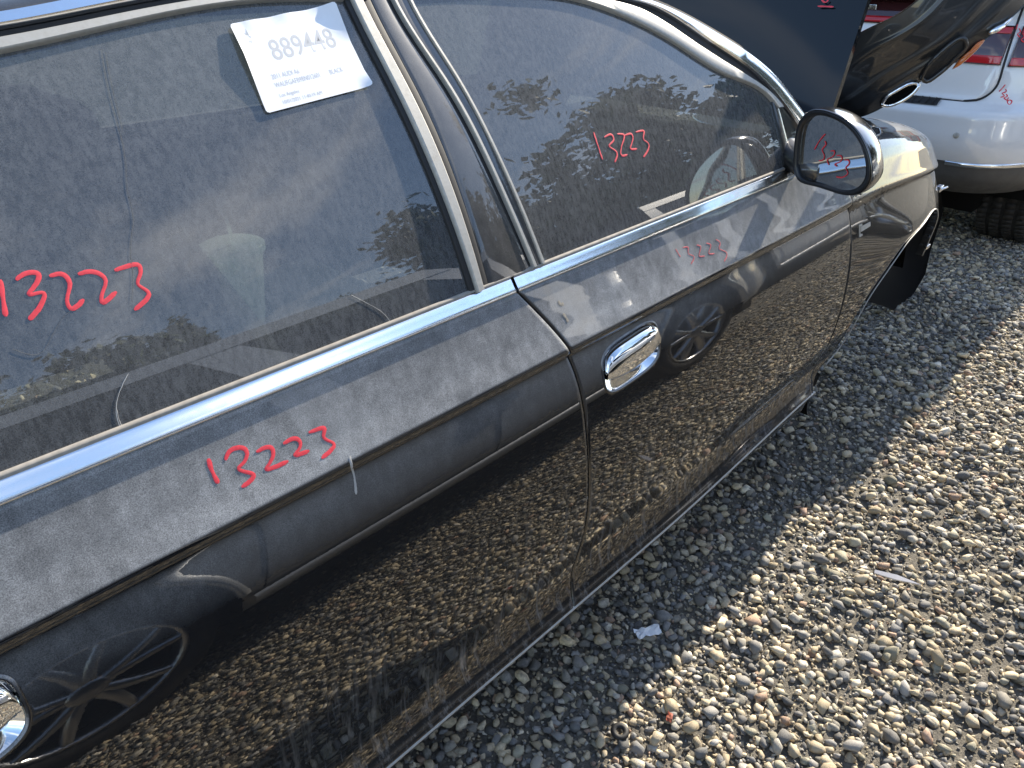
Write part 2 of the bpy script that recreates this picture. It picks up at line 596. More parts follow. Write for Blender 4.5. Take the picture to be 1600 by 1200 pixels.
# ---- chrome pull handles set in a dish
def handle(hx, parent):
    ang = np.linspace(0, 2 * math.pi, 72, endpoint=False)
    ex = 2 / HE
    cx = np.sign(np.cos(ang)) * np.abs(np.cos(ang)) ** ex
    cz = np.sign(np.sin(ang)) * np.abs(np.sin(ang)) ** ex

    def at(kx, kz, e):
        x = hx + HA * kx * cx
        z = HZ + HB * kz * cz + .06 * HA * kx * cx
        return side(x, z, e)
    # bezel ring
    rings = [at(1.035, 1.06, -.004), at(1.035, 1.06, .0006), at(1.0, 1.0, .0014), at(.972, .95, .0008), at(.965, .935, -.006)]
    mb = MB().grid(np.stack(rings, 1), wrap_u=True)
    rim = cpart(mb, 'door_handle', MT['paint'], parent)
    # dish
    rr = [1.0, .97, .92, .85, .74, .6, .44, .28, .14, 0.001]
    dish = []
    for r in rr:
        e = -.0015 - .024 * (1 - r ** 3.2)
        x = hx + HA * .965 * r * cx
        z = HZ + HB * .94 * r * cz + .06 * HA * r * cx
        base = side(x, z, 0)
        base[:, 1] += -e
        dish.append(base)
    mb = MB().grid(np.stack(dish, 1), wrap_u=True)
    cpart(mb, 'handle_dish', MT['chrome_handle'], parent)
    # grip: a curved bar over the upper part of the dish
    s = np.linspace(-1, 1, 33)
    P = []
    for t in s:
        x = hx + HA * .955 * t
        edge = (1 - abs(t) ** 5)
        zt = HZ + HB * (.90 * (1 - abs(t) ** HE) ** (1 / HE) if abs(t) < 1 else 0) + .06 * HA * t
        zt = max(zt, HZ + .010 + .06 * HA * t)
        zb = HZ - .019 + .012 * (t ** 2) + .06 * HA * t
        b0 = side(np.array([x]), np.array([(zt + zb) / 2]), 0)[0][1]
        bow = .0075 + .0075 * edge
        h = zt - zb
        row = []
        for (q, dep) in [(1.0, -.010), (1.0, .05), (.97, .35), (.90, .66), (.80, .88), (.70, 1.0), (.64, 1.04), (.40, 1.05), (.14, 1.03), (.03, .95), (0.0, .75), (0.0, -.010), (.3, -.3)]:
            dd = bow * dep if dep > 0 else dep * .8
            row.append((x, b0 - dd, zb + h * q))
        P.append(row)
    mb = MB().grid(np.array(P))
    cpart(mb, 'handle_grip', MT['chrome_handle'], parent)


handle(HX, front_door)
handle(REAR_HX, rear_door)


# ---- front fender
_ah = hits([(1285, 585), (1306, 556), (1342, 492), (1378, 428), (1408, 376), (1436, 340)])
print('arch', _ah.round(3).tolist())
_ax, _az = _ah[-1]
ARCH = pspline(np.vstack([[(1.915, .285)], _ah, [(_ax + .10, _az + .016), (_ax + .19, _az + .004), (_ax + .26, _az - .05), (_ax + .30, _az - .13), (_ax + .32, _az - .22)]]), 90)
AEND = ARCH[-1]
FW = [.20, .80, .827, .845, .88, .942, 1.00, 1.06, 1.13]


def fender_pt(x, w):
    """w is height up to the crease, then runs over the top towards the hood"""
    x = np.asarray(x, float); w = np.asarray(w, float)
    d = np.interp(w, np.concatenate([PZ[PZ < .86], [.88, .91, .942, .97, 1.00, 1.03, 1.06, 1.09, 1.13]]),
                  np.concatenate([PD[PZ < .86], D_UC + np.array([-.012, -.0235, -.037, -.053, -.075, -.100, -.130, -.160, -.200])]))
    z = np.interp(w, [0, .86, .88, .91, .942, .97, 1.00, 1.03, 1.06, 1.09, 1.13], [0, .86, .880, .908, .932, .949, .962, .972, .979, .983, .985])
    drop = (.006 + .105 * np.clip((x - 1.95) / .9, 0, None) ** 1.7) * sstep(.5, 1.05, w)
    fl = .022 * np.exp(-((x - 2.55) / .34) ** 2) * np.exp(-((w - .62) / .11) ** 2)
    return np.stack([x, -(d - tap(x) + fl), z - drop + kick(x, z)], -1)


def fender():
    nu, nv = 120, 100
    bot = ARCH[np.linspace(0, 89, nu).astype(int)]
    top = np.stack([np.linspace(1.80, AEND[0] - .03, nu), np.full(nu, 1.13)], -1)
    wl_ = np.concatenate([np.linspace(0, 1, nv)])
    wz = .285 + (1.13 - .285) * wl_
    lx = np.where(wz < .942, f_shut(np.minimum(wz, .942)), 1.90 - .10 * (np.maximum(wz, .942) - .942) / .188) + GAP
    left = np.stack([lx, wz], -1)
    rz_ = AEND[1] + (1.13 - AEND[1]) * wl_
    right = np.stack([AEND[0] + .05 * np.sin(math.pi * np.clip(wl_, 0, 1)) - .03 * wl_ ** 2, rz_], -1)
    U, V = np.meshgrid(np.linspace(0, 1, nu), wl_, indexing='ij')
    U, V = U[..., None], V[..., None]
    C = (1 - V) * bot[:, None] + V * top[:, None] + (1 - U) * left[None] + U * right[None] \
        - ((1 - U) * (1 - V) * bot[0] + U * (1 - V) * bot[-1] + (1 - U) * V * top[0] + U * V * top[-1])
    P = fender_pt(C[..., 0], C[..., 1])
    R = rolled(P, .022)
    return cpart(MB().grid(R), 'front_fender', MT['fender_paint'])


front_fender = fender()
_lp = fender_pt(ARCH[:, 0], ARCH[:, 1]) + np.array([0, -.0005, -.0015])
cpart(MB().tube(_lp[6:], .0018, 8), 'arch_lip', MT['satin'], front_fender)  # pale tube on the black lip, its colour stands in for the flange highlight

# ---- rocker under the doors
xs = np.linspace(-.02, 1.93, 80)
rk = []
for x in xs:
    kx = float(kick(x, .27))
    rk.append([(x, -(.893 - float(tap(x))), .268 + kx), (x, -(.905 - float(tap(x))), .262 + kx), (x, -(.903 - float(tap(x))), .235 + kx * .7), (x, -(.893 - float(tap(x))), .205 + kx * .4),
               (x, -(.870 - float(tap(x))), .182), (x, -(.82 - float(tap(x))), .172), (x, -.60, .17)])
rocker = cpart(MB().grid(rk), 'rocker_panel', MT['paint'])
# pale strip added in place of the highlight along the lower door edge
xs = np.linspace(.01, 1.88, 90)
lp = []
for e, z in [(-.004, .2880), (.0014, .2872), (.0024, .2858), (.0024, .2848), (.0012, .2836), (-.006, .2828)]:
    lp.append(side(xs, np.full_like(xs, z), 0) + np.array([0, -e, 0]))
cpart(MB().grid(np.stack(lp, 1)), 'sill_strip', MT['satin'])
# dark inner structure behind the shut gaps
mb = MB()
P = []
for x in np.linspace(-.5, 1.98, 40):
    P.append([side(np.array([x]), np.array([z]), -.030)[0] for z in np.linspace(.25, .93, 24)])
cpart(mb.grid(P), 'inner_sill', MT['underbody'])
mb = MB().box((-1.4, -.84, .15), (1.95, .84, .20)); mb.box((1.95, -.42, .17), (2.75, .42, .24))
cpart(mb, 'floor_pan', MT['underbody'])

# ---- rear quarter, trunk and left flank (beyond the picture, seen by a moved camera)
def ring_arch(cx, cz, r, n=40, a0=200, a1=-20):
    a = np.radians(np.linspace(a0, a1, n)); return np.stack([cx + r * np.cos(a), cz + r * np.sin(a)], -1)


nu, nv = 60, 40
bot = ring_arch(-.39, .30, .37, nu, 195, 25)
tzs = np.linspace(0, 1, nv)
top = np.stack([np.linspace(-1.45, -.472, nu), np.full(nu, .9385)], -1)
lft = np.stack([np.linspace(bot[0, 0], -1.45, nv), np.linspace(bot[0, 1], .9385, nv)], -1)
rz = np.linspace(bot[-1, 1], .9385, nv)
rgt = np.stack([r_shut(rz) - GAP, rz], -1); bot[-1] = rgt[0]
U, V = np.meshgrid(np.linspace(0, 1, nu), tzs, indexing='ij'); U, V = U[..., None], V[..., None]
C = (1 - V) * bot[:, None] + V * top[:, None] + (1 - U) * lft[None] + U * rgt[None] - ((1 - U) * (1 - V) * bot[0] + U * (1 - V) * bot[-1] + (1 - U) * V * top[0] + U * V * top[-1])
cpart(MB().grid(rolled(side(C[..., 0], C[..., 1]), .02)), 'rear_quarter', MT['paint'])
# tail: bumper and trunk
P = []
for y in np.linspace(-.90, .90, 31):
    q = abs(y / .90)
    row = []
    for (x, z) in [(-.80, .20), (-1.40, .24), (-1.52, .34), (-1.55, .48), (-1.53, .60), (-1.50, .72), (-1.49, .90), (-1.46, .955), (-1.30, .985), (-1.05, .995)]:
        row.append((x + .30 * q ** 5 * (1 if x < -1.2 else 0), y * (1 - .05 * (z > .9) * q), z - .02 * q ** 3))
    P.append(row)
cpart(MB().grid(P), 'trunk', MT['paint'])
P = []
for x in np.linspace(-1.45, 1.95, 60):
    P.append([side(np.array([x]), np.array([z]), 0)[0] * np.array([1, -1, 1]) for z in np.linspace(.272, .94, 40)])
cpart(MB().grid(P), 'left_flank', MT['paint'])
P = [[p * np.array([1, -1, 1]) for p in fender_pt(np.full(30, x), np.linspace(.66, 1.13, 30))] for x in np.linspace(1.95, 2.86, 30)]
cpart(MB().grid(P), 'left_fender', MT['fender_paint'])

# ---- roof rails, window frames (polylines in pixels -> points on the side glass surface)
OUT = np.concatenate([[(-1.32, .985), (-1.0, 1.135), (-.65, 1.245), (-.30, 1.300), (0.0, 1.318)], hits([(0, 25), (130, 0)]), [(.60, 1.362), (.85, 1.366), (1.08, 1.350)], hits([(998, 0), (1045, 18), (1125, 60), (1212, 126), (1247, 172)]), [(1.87, .965)]])
CIN = np.concatenate([[(-1.25, .985), (-.96, 1.120), (-.64, 1.228), (-.30, 1.284), (0.0, 1.303)], hits([(0, 48), (250, 0)]), [(.62, 1.346), (.85, 1.351), (1.06, 1.337)], hits([(965, 0), (1020, 15), (1110, 70), (1180, 120), (1235, 185)]), [(1.80, .962)]])
SOUT = np.concatenate([[(-1.0, .985), (-.90, 1.10), (-.62, 1.215), (-.30, 1.276), (0.0, 1.294)], hits([(0, 62), (330, 0)]), [(.64, 1.337), (.85, 1.342), (1.04, 1.331)], hits([(940, 0), (985, 10), (1081, 66), (1169, 122), (1215, 160)]), [(1.735, 1.02)]])
GIN = np.concatenate([[(-.85, .985), (-.80, 1.06), (-.60, 1.195), (-.30, 1.262), (0.0, 1.280)], hits([(0, 84), (405, 4)]), [(.68, 1.325), (.85, 1.329), (1.0, 1.320)], hits([(890, 0), (960, 22), (1050, 67), (1130, 117), (1204, 158)]), [(1.70, 1.02)]])
NC = 160
out_c, cin_c, sout_c, gin_c = [pspline(q, NC) for q in (OUT, CIN, SOUT, GIN)]


def band(c0, c1, name, mat, e_edge, e_mid, i0=0, i1=None, parent=None, inner=-.012):
    """a raised strip between two curves on the side surface"""
    c0, c1 = c0[i0:i1], c1[i0:i1]
    P = []
    for t, e in [(0, inner), (0, e_edge), (.06, e_edge + (e_mid - e_edge) * .7), (.14, e_mid), (.86, e_mid), (.94, e_edge + (e_mid - e_edge) * .7), (1, e_edge), (1, inner)]:
        c = c0 * (1 - t) + c1 * t
        P.append(side(c[:, 0], c[:, 1], e))
    return cpart(MB().grid(np.stack(P, 1)), name, mat, parent, 28)


band(out_c, cin_c, 'roof_trim', MT['chrome'], .006, .011)
band(cin_c, sout_c, 'roof_seal', MT['seal'], -.001, .001)
i_b = int(np.argmin(np.abs(sout_c[:, 0] - .66)))
i_f0 = int(np.argmin(np.abs(sout_c[:, 0] - .755)))
band(sout_c, gin_c, 'window_frame', MT['satin'], .004, .0075, 8, i_b + 1, rear_door)
band(sout_c, gin_c, 'window_frame', MT['satin'], .004, .0075, i_f0, NC - 4, front_door)


def vband(pa, pb, name, mat, e0, e1, parent, n=30):
    """upright strip between two pixel polylines on the side surface"""
    a, b = pspline(hits(pa), n), pspline(hits(pb), n)
    return band(a, b, name, mat, e0, e1, parent=parent)


def ext(a, b, k):
    return (b[0] + (b[0] - a[0]) * k, b[1] + (b[1] - a[1]) * k)


V_CR0 = [(545 - 9, -20), (545, 0), (620, 150), (690, 310), (742, 458)]
V_CR1 = [(562 - 9, -20), (562, 0), (640, 150), (705, 300), (752, 452)]
vband(V_CR0, V_CR1, 'window_frame', MT['satin'], .005, .0085, rear_door)
vband([(536 - 9, -20), (536, 0), (611, 150), (682, 310), (733, 460)], V_CR0, 'window_seal', MT['seal'], .001, .003, rear_door)
vband(V_CR1, [(578 - 9, -20), (578, 0), (655, 150), (718, 300), (763, 448)], 'window_seal', MT['seal'], .001, .002, rear_door)
P2 = [(603 - 9, -20), (603, 0), (688, 135), (768, 290), (826, 420)]
vband([(578 - 9, -20), (578, 0), (655, 150), (718, 300), (763, 448)], P2, 'pillar_cover', MT['gloss_black'], .0015, .0030, car)
L1 = [(611 - 9, -20), (611, 0), (696, 135), (776, 290), (831, 418)]
L1b = [(616 - 9, -20), (616, 0), (701, 135), (781, 290), (836, 416)]
vband(P2, L1, 'pillar_seal', MT['seal'], -.002, -.001, car)
vband(L1, L1b, 'window_frame', MT['satin'], .004, .006, front_door)
L2 = [(636 - 9, -20), (636, 0), (708, 120), (767, 230), (844, 413)]
L2b = [(640 - 9, -20), (640, 0), (712, 120), (771, 230), (848, 411)]
vband(L1b, L2, 'window_frame', MT['gloss_black'], .002, .003, front_door)
vband(L2, L2b, 'window_frame', MT['satin'], .004, .006, front_door)

# front corner: black post and painted sail triangle carrying the mirror
PA = [(1204, 156), (1216, 205), (1226, 247), (1233, 270)]
PB = [(1213, 160), (1225, 207), (1236, 247), (1243, 270)]
vband(PA, PB, 'corner_post', MT['gloss_black'], .002, .004, front_door)
a = pspline(hits(PB), 20)
b = pspline(np.array([hit(1222, 168), hit(1240, 200), hit(1252, 235), hit(1262, 268)]), 20)
P = [side(a[:, 0] * (1 - t) + b[:, 0] * t, a[:, 1] * (1 - t) + b[:, 1] * t, .0025) for t in np.linspace(0, 1, 8)]
cpart(MB().grid(np.stack(P, 1)), 'sail_panel', MT['fender_paint'], front_door)
# body panel below the A pillar, between sail and fender
a2 = b
b2 = np.stack([np.linspace(1.76, 1.90, 20), np.linspace(1.085, .945, 20)], -1)
P = [side(a2[:, 0] * (1 - t) + b2[:, 0] * t, a2[:, 1] * (1 - t) + b2[:, 1] * t, .001) for t in np.linspace(0, 1, 10)]
cpart(MB().grid(np.stack(P, 1)), 'pillar_base', MT['fender_paint'])


# ---- side glass
def pane(x0s, x1s, curve, name, mat, parent):
    """x0s/x1s: (z->x) end curves; curve = top edge"""
    ztop = spline(curve[:, 0][np.argsort(curve[:, 0])][::4], curve[:, 1][np.argsort(curve[:, 0])][::4])
    nu, nv = 70, 50
    P = np.zeros((nu, nv, 3))
    for i, u in enumerate(np.linspace(0, 1, nu)):
        for j, v in enumerate(np.linspace(0, 1, nv)):
            z = 1.1
            for _ in range(6):
                x = x0s(z) * (1 - u) + x1s(z) * u
                z = .952 + v * (float(ztop(x)) + .004 - .952)
            P[i, j] = side(np.array([x]), np.array([z]), -.0015)[0]
    return cpart(MB().grid(P), name, mat, parent)


hb = hits([(540, 0), (615, 150), (686, 310), (738, 459)])
hf = hits([(638, 0), (710, 120), (769, 230), (846, 412)])
hs = hits([(1206, 158), (1219, 205), (1229, 247), (1237, 270)])
sb = spline(hb[::-1, 1], hb[::-1, 0]); sf = spline(hf[::-1, 1], hf[::-1, 0]); ss = spline(hs[::-1, 1], hs[::-1, 0])
gtop = gin_c
pane(lambda z: -.30 - .0 * z, lambda z: float(sb(z)), gtop[(gtop[:, 0] > -.40)], 'window_glass', MT['glass'], rear_door)
pane(lambda z: float(sf(z)), lambda z: float(ss(min(z, 1.10))), gtop, 'window_glass', MT['glass_front'], front_door)
P = [side(np.array([-.80, -.30]) * 1.0, np.array([.955, .955]), -.0015), side(np.array([-.62, -.31]), np.array([1.18, 1.26]), -.0015)]
cpart(MB().grid(np.array(P)), 'quarter_glass', MT['glass'])
# left side windows, one dark band
P = []
for i in range(20, NC - 22):
    P.append([side(np.array([gin_c[i, 0]]), np.array([z]), 0)[0] * np.array([1, -1, 1]) for z in np.linspace(.945, gin_c[i, 1] + .01, 14)])
cpart(MB().grid(P), 'left_window_glass', MT['windscreen'])
band_l = []
for t, e in [(0, 0), (0.5, .006), (1, 0)]:
    c = out_c * (1 - t) + gin_c * t
    band_l.append(side(c[:, 0], c[:, 1], e) * np.array([1, -1, 1]))
cpart(MB().grid(np.stack(band_l, 1)), 'left_window_frame', MT['gloss_black'])

# ---- belt line: chrome strip, dusty scraper seal, dark gap below


def belt_strip(x0, x1, parent, name='belt_trim'):
    xs = np.linspace(x0, x1, 70)
    P = []
    for d, z in [(.012, .9385), (-.0045, .9395), (-.0066, .9408), (-.0062, .9428), (-.0030, .9470), (.0006, .9525), (.0036, .9572), (.0052, .9590), (.012, .9592)]:
        P.append(np.stack([xs, -(D_BELT - d - tap(xs)) + 0 * xs, z + 0 * xs], -1))
    cpart(MB().grid(np.stack(P, 1)), name, MT['chrome'], parent)
    P = []
    for d, z in [(.0050, .9585), (.0050, .9622), (.0065, .9640), (.0095, .9645), (.012, .9630), (.014, .955)]:
        P.append(np.stack([xs, -(D_BELT - d - tap(xs)) + 0 * xs, z + 0 * xs], -1))
    cpart(MB().grid(np.stack(P, 1)), 'scraper_seal', MT['seal_dusty'], parent)


belt_strip(-.80, .7535, rear_door)
belt_strip(.7600, 1.640, front_door)
mb = MB()
xs = np.linspace(-.8, 1.9, 60)
mb.grid(np.stack([np.stack([xs, -(D_BELT - .012 - tap(xs)), 0 * xs + z], -1) for z in (.925, .965)], 1))
cpart(mb, 'belt_channel', MT['seal'])
# painted door top forward of the chrome
xs = np.linspace(1.640, 1.895, 20)
cpart(MB().grid(np.stack([np.stack([xs, -(D_BELT - d - tap(xs)), 0 * xs + z], -1) for d, z in [(.0, .9385), (.002, .945), (.006, .956), (.012, .966)]], 1)), 'door_top', MT['fender_paint'], front_door)


# ---- roof, windscreen, rear window: spans from rail to rail
def span(i0, i1, name, mat, bow, crown, t0=1.0, nt=24):
    c = out_c[i0:i1]
    S = side(c[:, 0], c[:, 1], .004)
    P = []
    for i in range(len(c)):
        f = i / max(1, len(c) - 1)
        row = []
        for t in np.linspace(-t0, t0, nt):
            q = 1 - t * t
            row.append((S[i, 0] + bow(f) * q, S[i, 1] * -t if False else S[i, 1] * t, S[i, 2] + crown(f) * q))
        P.append(row)
    return cpart(MB().grid(P), name, mat)


i_ws = int(np.argmin(np.abs(out_c[:, 0] - 1.16)))
i_rw = int(np.argmin(np.abs(out_c[:, 0] + .62)))
span(i_rw, i_ws, 'roof', MT['paint'], lambda f: -.06 + .10 * f, lambda f: .075)
span(i_ws - 1, NC, 'windscreen', MT['windscreen'], lambda f: .04 + .20 * f, lambda f: .075 - .04 * f, .955)
span(0, i_rw + 1, 'rear_window', MT['windscreen'], lambda f: -.16 + .10 * f, lambda f: .03 + .045 * f, .955)
for sg in (1, -1):
    S = side(out_c[:, 0], out_c[:, 1], .004)
    S2 = S.copy(); S2[:, 1] *= .945
    S2[i_ws:, 0] += .10 * np.linspace(.15, .35, NC - i_ws); S2[:, 2] += .009
    mid = (S + S2) / 2; mid[:, 2] += .006
    Q = np.stack([S, mid, S2], 1) * np.array([1, sg, 1])
    cpart(MB().grid(Q), 'pillar_skin', MT['fender_paint'])
# pillars inside
mb = MB()
for (xb, xt, w) in ((.665, .655, .085), (-.36, -.42, .06)):
    mb = MB()
    mb.grid(np.array([[side(np.array([xb + (xt - xb) * s + o]), np.array([.90 + .44 * s]), -.028)[0] for s in np.linspace(0, 1, 8)] for o in (-.01, w * .5, w + .03)]))
    cpart(mb, 'pillar_lining', MT['interior'])

# ---- cabin
mb = MB().box((-.60, -.72, .20), (1.9, .72, .26)); mb.box((-.62, -.70, .26), (-.52, .70, .92), .02)
mb.grid([[(x, y, 1.355 - .05 * (y / .6) ** 2 - .05 * max(0, -x)) for y in np.linspace(-.56, .56, 9)] for x in np.linspace(-.55, 1.08, 8)])
for sg in (-1, 1):
    mb.box((-.5, sg * .80 - .02, .28), (1.85, sg * .80 + .02, .93), .015)
cpart(mb, 'cabin_lining', MT['interior'])
mb = MB()
P = [[(x + .06 * math.cos(y * 2.1), y, z) for (x, z) in [(1.42, .45), (1.36, .70), (1.35, .84), (1.40, .92), (1.52, .955), (1.72, .945), (1.95, .93)]] for y in np.linspace(-.74, .74, 15)]
cpart(mb.grid(P), 'dashboard', MT['interior'])
for sy in (-.37, .37):
    s = MB()
    s.box((.58, sy - .22, .30), (1.10, sy + .22, .50), .06)
    P = []
    for q in np.linspace(0, 1, 10):
        x = .62 - .26 * q; z = .44 + .60 * q; w = .222 - .05 * q ** 3
        P.append([(x + .11 * math.cos(a) * (1 - .3 * q) + .02 * abs(math.sin(a)), sy + w * math.sin(a), z) for a in np.linspace(0, 2 * math.pi, 21)])
    s.grid(P)
    s.box((.27, sy - .13, 1.06), (.36, sy + .13, 1.22), .035)
    cpart(s, 'front_seat', MT['leather'])
s = MB().box((-.42, -.66, .30), (.12, .66, .50), .06); s.box((-.56, -.66, .46), (-.36, .66, 1.0), .06)
cpart(s, 'rear_seat', MT['leather'])
s = MB()
s.tube([(1.18 + .05 * math.sin(a) * .3, .37 + .185 * math.cos(a), .86 + .17 * math.sin(a)) for a in np.linspace(0, 2 * math.pi, 33)], .014, 8, False)
s.box((1.20, .18, .84), (1.23, .56, .88), .01); s.tube([(1.22, .37, .86), (1.45, .37, .78)], .03)
cpart(s, 'steering_wheel', MT['interior'])

# ---- side mirror
MX = 1.565
mout = [(1239, 262), (1240, 235), (1243, 208), (1250, 186), (1264, 173), (1284, 171), (1304, 177), (1326, 190), (1345, 211), (1358, 238), (1363, 264), (1361, 284), (1350, 299), (1330, 306), (1306, 302), (1270, 291), (1246, 281)]
op = np.array([at_x(u, v, MX + .05 * (1363 - u) / 124.0) for u, v in mout])
op = pspline(np.vstack([op, op[:1]]), 61)[:-1]
cen = op.mean(0)


def m_ring(k, dx, sink=0.0, dz=0.0):
    return cen + (op - cen) * k + np.array([dx, 0, dz]) 


side_mirror = None
P = np.stack([m_ring(.955, .004), m_ring(.985, -.002), m_ring(1.0, .004), m_ring(1.012, .022), m_ring(1.0, .045), m_ring(.96, .068), m_ring(.86, .090), m_ring(.68, .106), m_ring(.42, .116), m_ring(.02, .120)], 1)
side_mirror = cpart(MB().grid(P, wrap_u=True), 'side_mirror', MT['mirror_cap'])
P = np.stack([m_ring(.972, -.0035), m_ring(.945, -.005), m_ring(.90, -.0035), m_ring(.865, .000), m_ring(.85, .008)], 1)
cpart(MB().grid(P, wrap_u=True), 'mirror_bezel', MT['bezel'], side_mirror)
gl_off = cen
P = []
MTILT = np.array([0.0, 0.0])
for r in (1.0, .8, .6, .4, .2, 0.002):
    q = cen + (op - cen) * .862 * r
    q = q.copy(); q[:, 0] += .004 + .06 * (q[:, 1] - cen[1])
    P.append(q)
mirror_glass = cpart(MB().grid(np.stack(P, 1), wrap_u=True), 'mirror_glass', MT['mirror'], side_mirror)
mb = MB()
p0 = np.array([1.70, -.800, .985]); p1 = np.array([1.655, -.865, .975]); p2 = np.array([1.62, -.93, .975])
mb.tube([p0, p1, p2], [.034, .028, .026], 14)
cpart(mb, 'mirror_foot', MT['gloss_black'], side_mirror)


# ---- painted numbers
def stroke_mesh(strokes, f, w, mb=None, e=.0012):
    """strokes: lists of 2-D points; f maps 2-D (n,2)->3-D points lying e above the surface; flat brush line"""
    mb = mb or MB()
    for s in strokes:
        s = np.asarray(s, float)
        c = pspline(s, max(6, 5 * len(s))) if len(s) > 2 else np.linspace(s[0], s[1], 8)
        p3 = f(c)
        n = len(p3)
        t = np.gradient(p3, axis=0); t /= np.linalg.norm(t, axis=1, keepdims=True) + 1e-9
        vw = CAM - p3; vw = vw / np.linalg.norm(vw, axis=1, keepdims=True)
        nrm = SURF_N(p3) if SURF_N else vw
        b = np.cross(t, nrm); b /= np.linalg.norm(b, axis=1, keepdims=True) + 1e-9
        ww = w * (.75 + .35 * np.sin(np.linspace(.5, 5.2, n)) ** 2)[:, None] * .5
        ww[0] *= .6; ww[-1] *= .45
        P = np.stack([p3 - b * ww, p3 + nrm * .0003, p3 + b * ww], 1)
        mb.grid(P)
    return mb


def n_side(p):
    z = p[:, 2]; eps = 2e-3
    s = (prof(z + eps) - prof(z - eps)) / (2 * eps)
    n = np.stack([0 * z, -np.ones_like(z), -s], -1)
    return n / np.linalg.norm(n, axis=1, keepdims=True)


def f_side(c):
    h = hits(c); return side(h[:, 0], h[:, 1], .0) + n_side(side(h[:, 0], h[:, 1], .0)) * np.where(h[:, 1] > .955, -.0010, .0004)[:, None]


SURF_N = n_side
NUM_A = [[(0, 436), (4, 462), (9, 494)], [(25, 437), (37, 428), (60, 428), (57, 442), (45, 460), (68, 457), (64, 476), (45, 499)],
         [(77, 431), (100, 429), (109, 442), (105, 470), (110, 481), (131, 467)], [(122, 428), (150, 425), (165, 437), (160, 458), (159, 471), (182, 455)],
         [(179, 422), (200, 415), (217, 414), (219, 430), (215, 442), (231, 455), (210, 484)]]
cpart(stroke_mesh(NUM_A, f_side, .0044), 'painted_number', MT['red'], rear_door)
NUM_B = [[(325, 716), (331, 736), (341, 755)], [(352, 719), (357, 706), (383, 702), (382, 720), (372, 732), (395, 741), (377, 761)],
         [(400, 706), (424, 700), (426, 712), (415, 732), (450, 720)], [(442, 693), (466, 687), (469, 697), (460, 710), (483, 704)],
         [(482, 676), (507, 671), (505, 682), (520, 692), (502, 716)]]
cpart(stroke_mesh(NUM_B, f_side, .0050), 'painted_number', MT['red'], rear_door)
NUM_C = [[(928, 206), (935, 228), (942, 249)], [(945, 214), (956, 210), (959, 219), (952, 227), (963, 236), (961, 253)],
         [(965, 209), (975, 210), (972, 227), (973, 243), (981, 241)], [(977, 211), (987, 209), (989, 219), (986, 232), (996, 232)],
         [(994, 206), (1007, 205), (1006, 217), (1013, 223), (1011, 238), (1006, 245)]]
cpart(stroke_mesh(NUM_C, f_side, .0033), 'painted_number', MT['red'], front_door)
NUM_D = [[(1055, 389), (1063, 402)], [(1066, 387), (1075, 387), (1075, 396), (1083, 400), (1079, 413)],
         [(1088, 383), (1094, 385), (1092, 400), (1101, 400)], [(1103, 380), (1110, 383), (1107, 396), (1116, 396)],
         [(1118, 374), (1125, 381), (1123, 387), (1134, 394), (1131, 409)]]
MT['red_faint'] = simple('worn_red_marker', (0.62, 0.13, 0.14), 0.7, noise=0.3, nscale=260)
cpart(stroke_mesh(NUM_D, f_side, .0026), 'painted_number', MT['red_faint'], front_door)
# hairline scratches and dried run-off
MT['scratch'] = simple('scratch', (0.46, 0.45, 0.43), 0.8)
for st, w_ in (([(188, 668), (182, 648), (184, 622), (193, 598), (201, 583)], .0008), ([(192, 668), (186, 655), (183, 640)], .0006), ([(613, 506), (600, 490), (575, 474), (548, 460)], .0006)):
    cpart(stroke_mesh([st], f_side, w_), 'glass_scratch', MT['scratch'], rear_door)
MT['hair'] = simple('hairline', (0.15, 0.15, 0.15), 0.8)
for st, w_ in (([(158, 75), (170, 140), (186, 200), (196, 250), (200, 300), (208, 335), (204, 390), (208, 430), (206, 470)], .0004), ([(165, 80), (172, 120), (184, 170), (192, 205)], .00035), ([(20, 545), (60, 553), (95, 500), (118, 480)], .00035)):
    cpart(stroke_mesh([st], f_side, w_), 'glass_scratch', MT['hair'], rear_door)
cpart(stroke_mesh([[(546, 712), (549, 728), (553, 745), (556, 772)]], f_side, .0034), 'dried_drip', MT['scratch'], rear_door)
MT['smear'] = simple('tan_smear', (0.34, 0.30, 0.24), 0.9, noise=0.3, nscale=200)
for st in ([(872, 470), (876, 476), (880, 474)], [(879, 490), (884, 497), (887, 503)]):
    cpart(stroke_mesh([st], f_side, .0055), 'dirt_smear', MT['smear'], front_door)


def f_mirror(c):
    out = []
    n0 = np.array([1.0, -.06 - .05 / .14 * 0, 0])
    # plane fitted to the mirror glass
    for u, v in c:
        out.append(_plane_hit(u, v, MG_C, MG_N) - MG_N * -.0012)
    return np.array(out)


def _plane_hit(u, v, c, n):
    d = ray(u, v); return CAM + d * (np.dot(c - CAM, n) / np.dot(d, n))


_mv = np.array([v.co for v in mirror_glass.data.vertices]) + CAR_OFF
MG_C = _mv.mean(0)
_, _, _vt = np.linalg.svd(_mv - MG_C)
MG_N = _vt[2]
if MG_N[0] > 0: MG_N = -MG_N
SURF_N = lambda p: np.tile(MG_N, (len(p), 1))
NUM_E = [[(1290, 209), (1279.5, 222), (1273, 234)], [(1289, 220), (1291, 225), (1285, 234), (1288, 241), (1286, 250), (1280, 251)],
         [(1298, 236), (1304, 236), (1302, 244), (1293.5, 249), (1296, 258)], [(1307.5, 243), (1315, 244), (1315, 251), (1305, 257), (1309, 260)],
         [(1320, 250), (1327, 251), (1327, 256), (1322, 262), (1325, 269), (1316, 277), (1307, 276)]]
cpart(stroke_mesh(NUM_E, f_mirror, .0026), 'painted_number', MT['red'], side_mirror)

